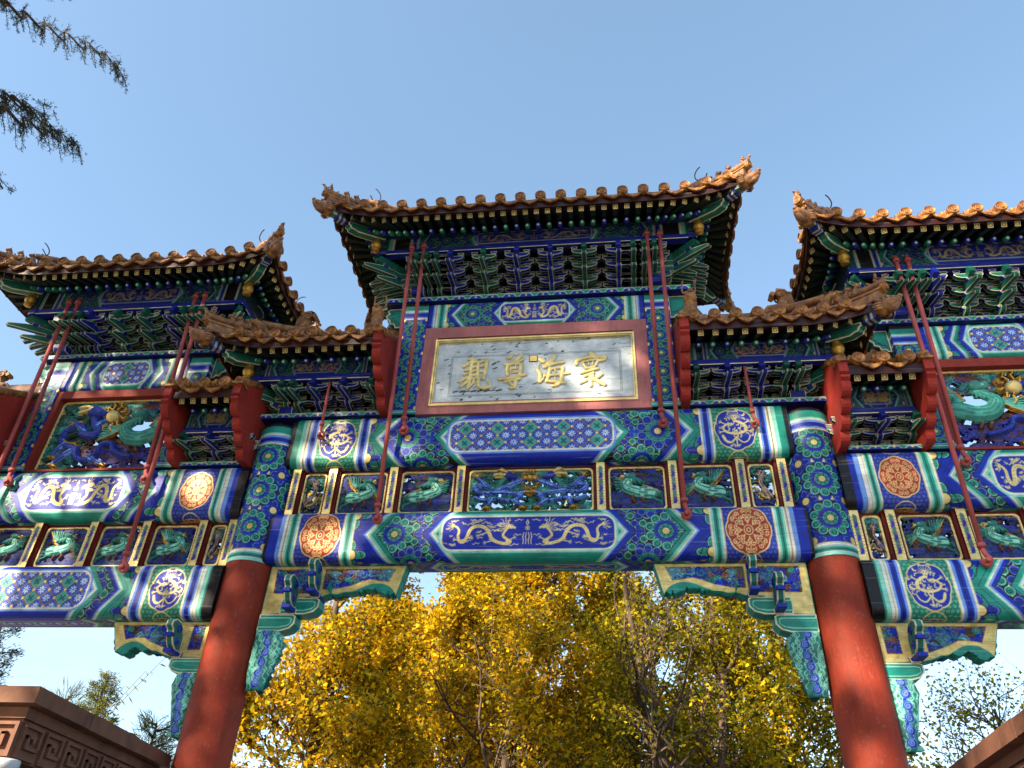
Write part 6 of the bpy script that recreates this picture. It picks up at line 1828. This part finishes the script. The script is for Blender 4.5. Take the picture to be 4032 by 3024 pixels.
# unseen trees behind the viewer, gaps cut along sun rays to place sun patches
def shade_trees():
    S = np.array(SUN_DIR); perp = np.array([math.cos(math.radians(SUN_AZ)), -math.sin(math.radians(SUN_AZ)), 0])
    lit = []
    def L(x, z, r, y=-.25): lit.append((x, y, z, r))
    for a in ((.12, 7.02, .10), (.45, 7.05, .12), (.62, 6.80, .16), (.95, 6.85, .14), (.98, 7.22, .10), (.55, 7.62, .10), (.85, 6.52, .10)): L(*a)
    for a in ((2.93, 3.72, .24), (3.02, 3.60, .20), (3.0, 2.75, .26), (2.9, 2.45, .26), (3.02, 2.1, .26), (2.88, 4.74, .12)): L(*a)
    for a in ((-3.02, 4.30, .10), (-2.98, 3.75, .10), (-2.95, 3.1, .14), (-2.9, 2.7, .14)): L(*a)
    for x in np.arange(4.2, 7.2, .3): L(x, 8.62, .26, -.9)
    for a in ((2.0, 9.28, .24), (2.35, 9.34, .22), (2.65, 9.36, .26), (1.6, 9.22, .14), (3.15, 8.7, .2)): lit.append((a[0], -1.1, a[1], a[2]))
    for a in ((3.3, 6.1, .22), (3.25, 6.4, .16), (4.1, 6.2, .12), (1.75, 6.6, .1)): L(*a)
    for a in ((-5.9, 5.6, .22), (-5.5, 5.5, .2), (-5.0, 5.65, .22), (-4.5, 5.72, .12), (-3.85, 5.62, .16), (-5.7, 4.55, .2), (-5.2, 4.9, .2), (-4.6, 4.9, .16), (-4.3, 4.5, .14), (-3.7, 4.45, .12), (-6.2, 7.3, .2), (-5.6, 6.95, .14), (-4.6, 7.35, .16)): L(*a)
    for a in ((-2.5, 6.02, .12), (-2.2, 5.95, .18), (-1.9, 5.0, .12), (-.95, 5.2, .14), (-.4, 5.2, .1), (2.6, 4.95, .16), (2.15, 6.1, .16), (2.6, 6.15, .14), (1.0, 6.0, .1), (3.6, 5.6, .18), (4.2, 5.6, .16)): L(*a)
    for x in (-4.6, -4.0, -3.5): lit.append((x, -1.0, 8.65, .12))
    lit.append((-3.12, -2.5, 2.58, .36)); lit.append((-3.1, -2.45, 2.8, .14)); lit.append((3.35, -1.6, 2.7, .3)); lit.append((3.4, -.9, 2.7, .2))
    lit += [(2.0, 7.0, 6.2, 1.0), (3.2, 7.5, 4.6, .8), (4.2, 9.0, 7.0, 1.0), (1.0, 7.0, 4.0, .8), (-2.5, 7.5, 6.5, 1.6), (-4.6, 6.2, 6.2, 1.6), (-1.2, 8.5, 7.2, 1.5), (-3.4, 6.5, 4.6, 1.0), (.8, 13.5, 7.0, 1.2), (-2.0, 7.0, 5.0, .9)]
    Q = np.array(lit)
    for k, (off, dist, h, r) in enumerate(((-3.9, 13.5, 17.5, 2.3), (-.3, 15.5, 18.5, 3.3), (1.9, 13.5, 17.5, 3.0), (5.0, 15.5, 18.0, 3.2))):
        rn = np.random.default_rng(500 + k); rg = random.Random(500 + k)
        b = S * dist + perp * off
        root = empty('shade_tree', (b[0], b[1], 0), 'unseen tall leafy tree behind the viewer, crown gaps cut to dapple sunlight on the gate', 'tree', 'tall trees behind the viewer')
        m = MB(); m.tube([(0, 0, 0), (.1, 0, h * .5), (0, .1, h * .95)], [.28, .18, .03], C(1, 1, 1), 8)
        n = 9000; nb = 70
        bc = []
        for j in range(nb):
            z = h * (.22 + .76 * (j + .5) / nb); rr = r * math.sin(min(1, (1 - z / h) * 2.2 + .25) * math.pi / 2); a = j * 2.4
            e = (math.cos(a) * rr * .8, math.sin(a) * rr * .8, z + .3); bc.append((e, rr))
            cl = True                                  # limbs crossing a cleared sun ray are left out
            for f in np.linspace(.1, 1, 8):
                W = np.array([b[0] + e[0] * f, b[1] + e[1] * f, z + .1]); D = W - Q[:, :3]; s_ = D @ S
                if (np.linalg.norm(D - s_[:, None] * S, axis=1) < Q[:, 3] * .9).any(): cl = False
            if cl: m.tube([(0, 0, z - .6), (e[0] * .5, e[1] * .5, z), e], [.06, .04, .012], C(1, 1, 1), 5, cap=False)
        m.build('trunk', M_BARK, root)
        E = np.array([x[0] for x in bc]); RR = np.array([x[1] for x in bc]); kk = rn.integers(0, nb, n)
        cen = E[kk] * np.stack([rn.random(n) ** .4, ] * 2 + [np.ones(n)], 1) + rn.normal(size=(n, 3)) * np.array([.62, .62, .42])
        W = cen + np.array([b[0], b[1], 0])
        keep = np.ones(n, bool)
        for (x, y, z, rad) in Q:
            D = W - np.array([x, y, z]); s = D @ S
            keep &= (np.linalg.norm(D - s[:, None] * S, axis=1) > rad + .09) | ((rn.random(n) < (.06 if rad >= .2 else .30)) & (y < 1))
        cen = cen[keep]; n = len(cen)
        col = np.array(DKG + OLG)[rn.integers(0, 6, n)]
        link('crown', leaf_quads(cen, rn.normal(size=(n, 3)), .24 * rn.uniform(.7, 1.2, n), col, M_LEAF, 'crown'), root)
shade_trees()
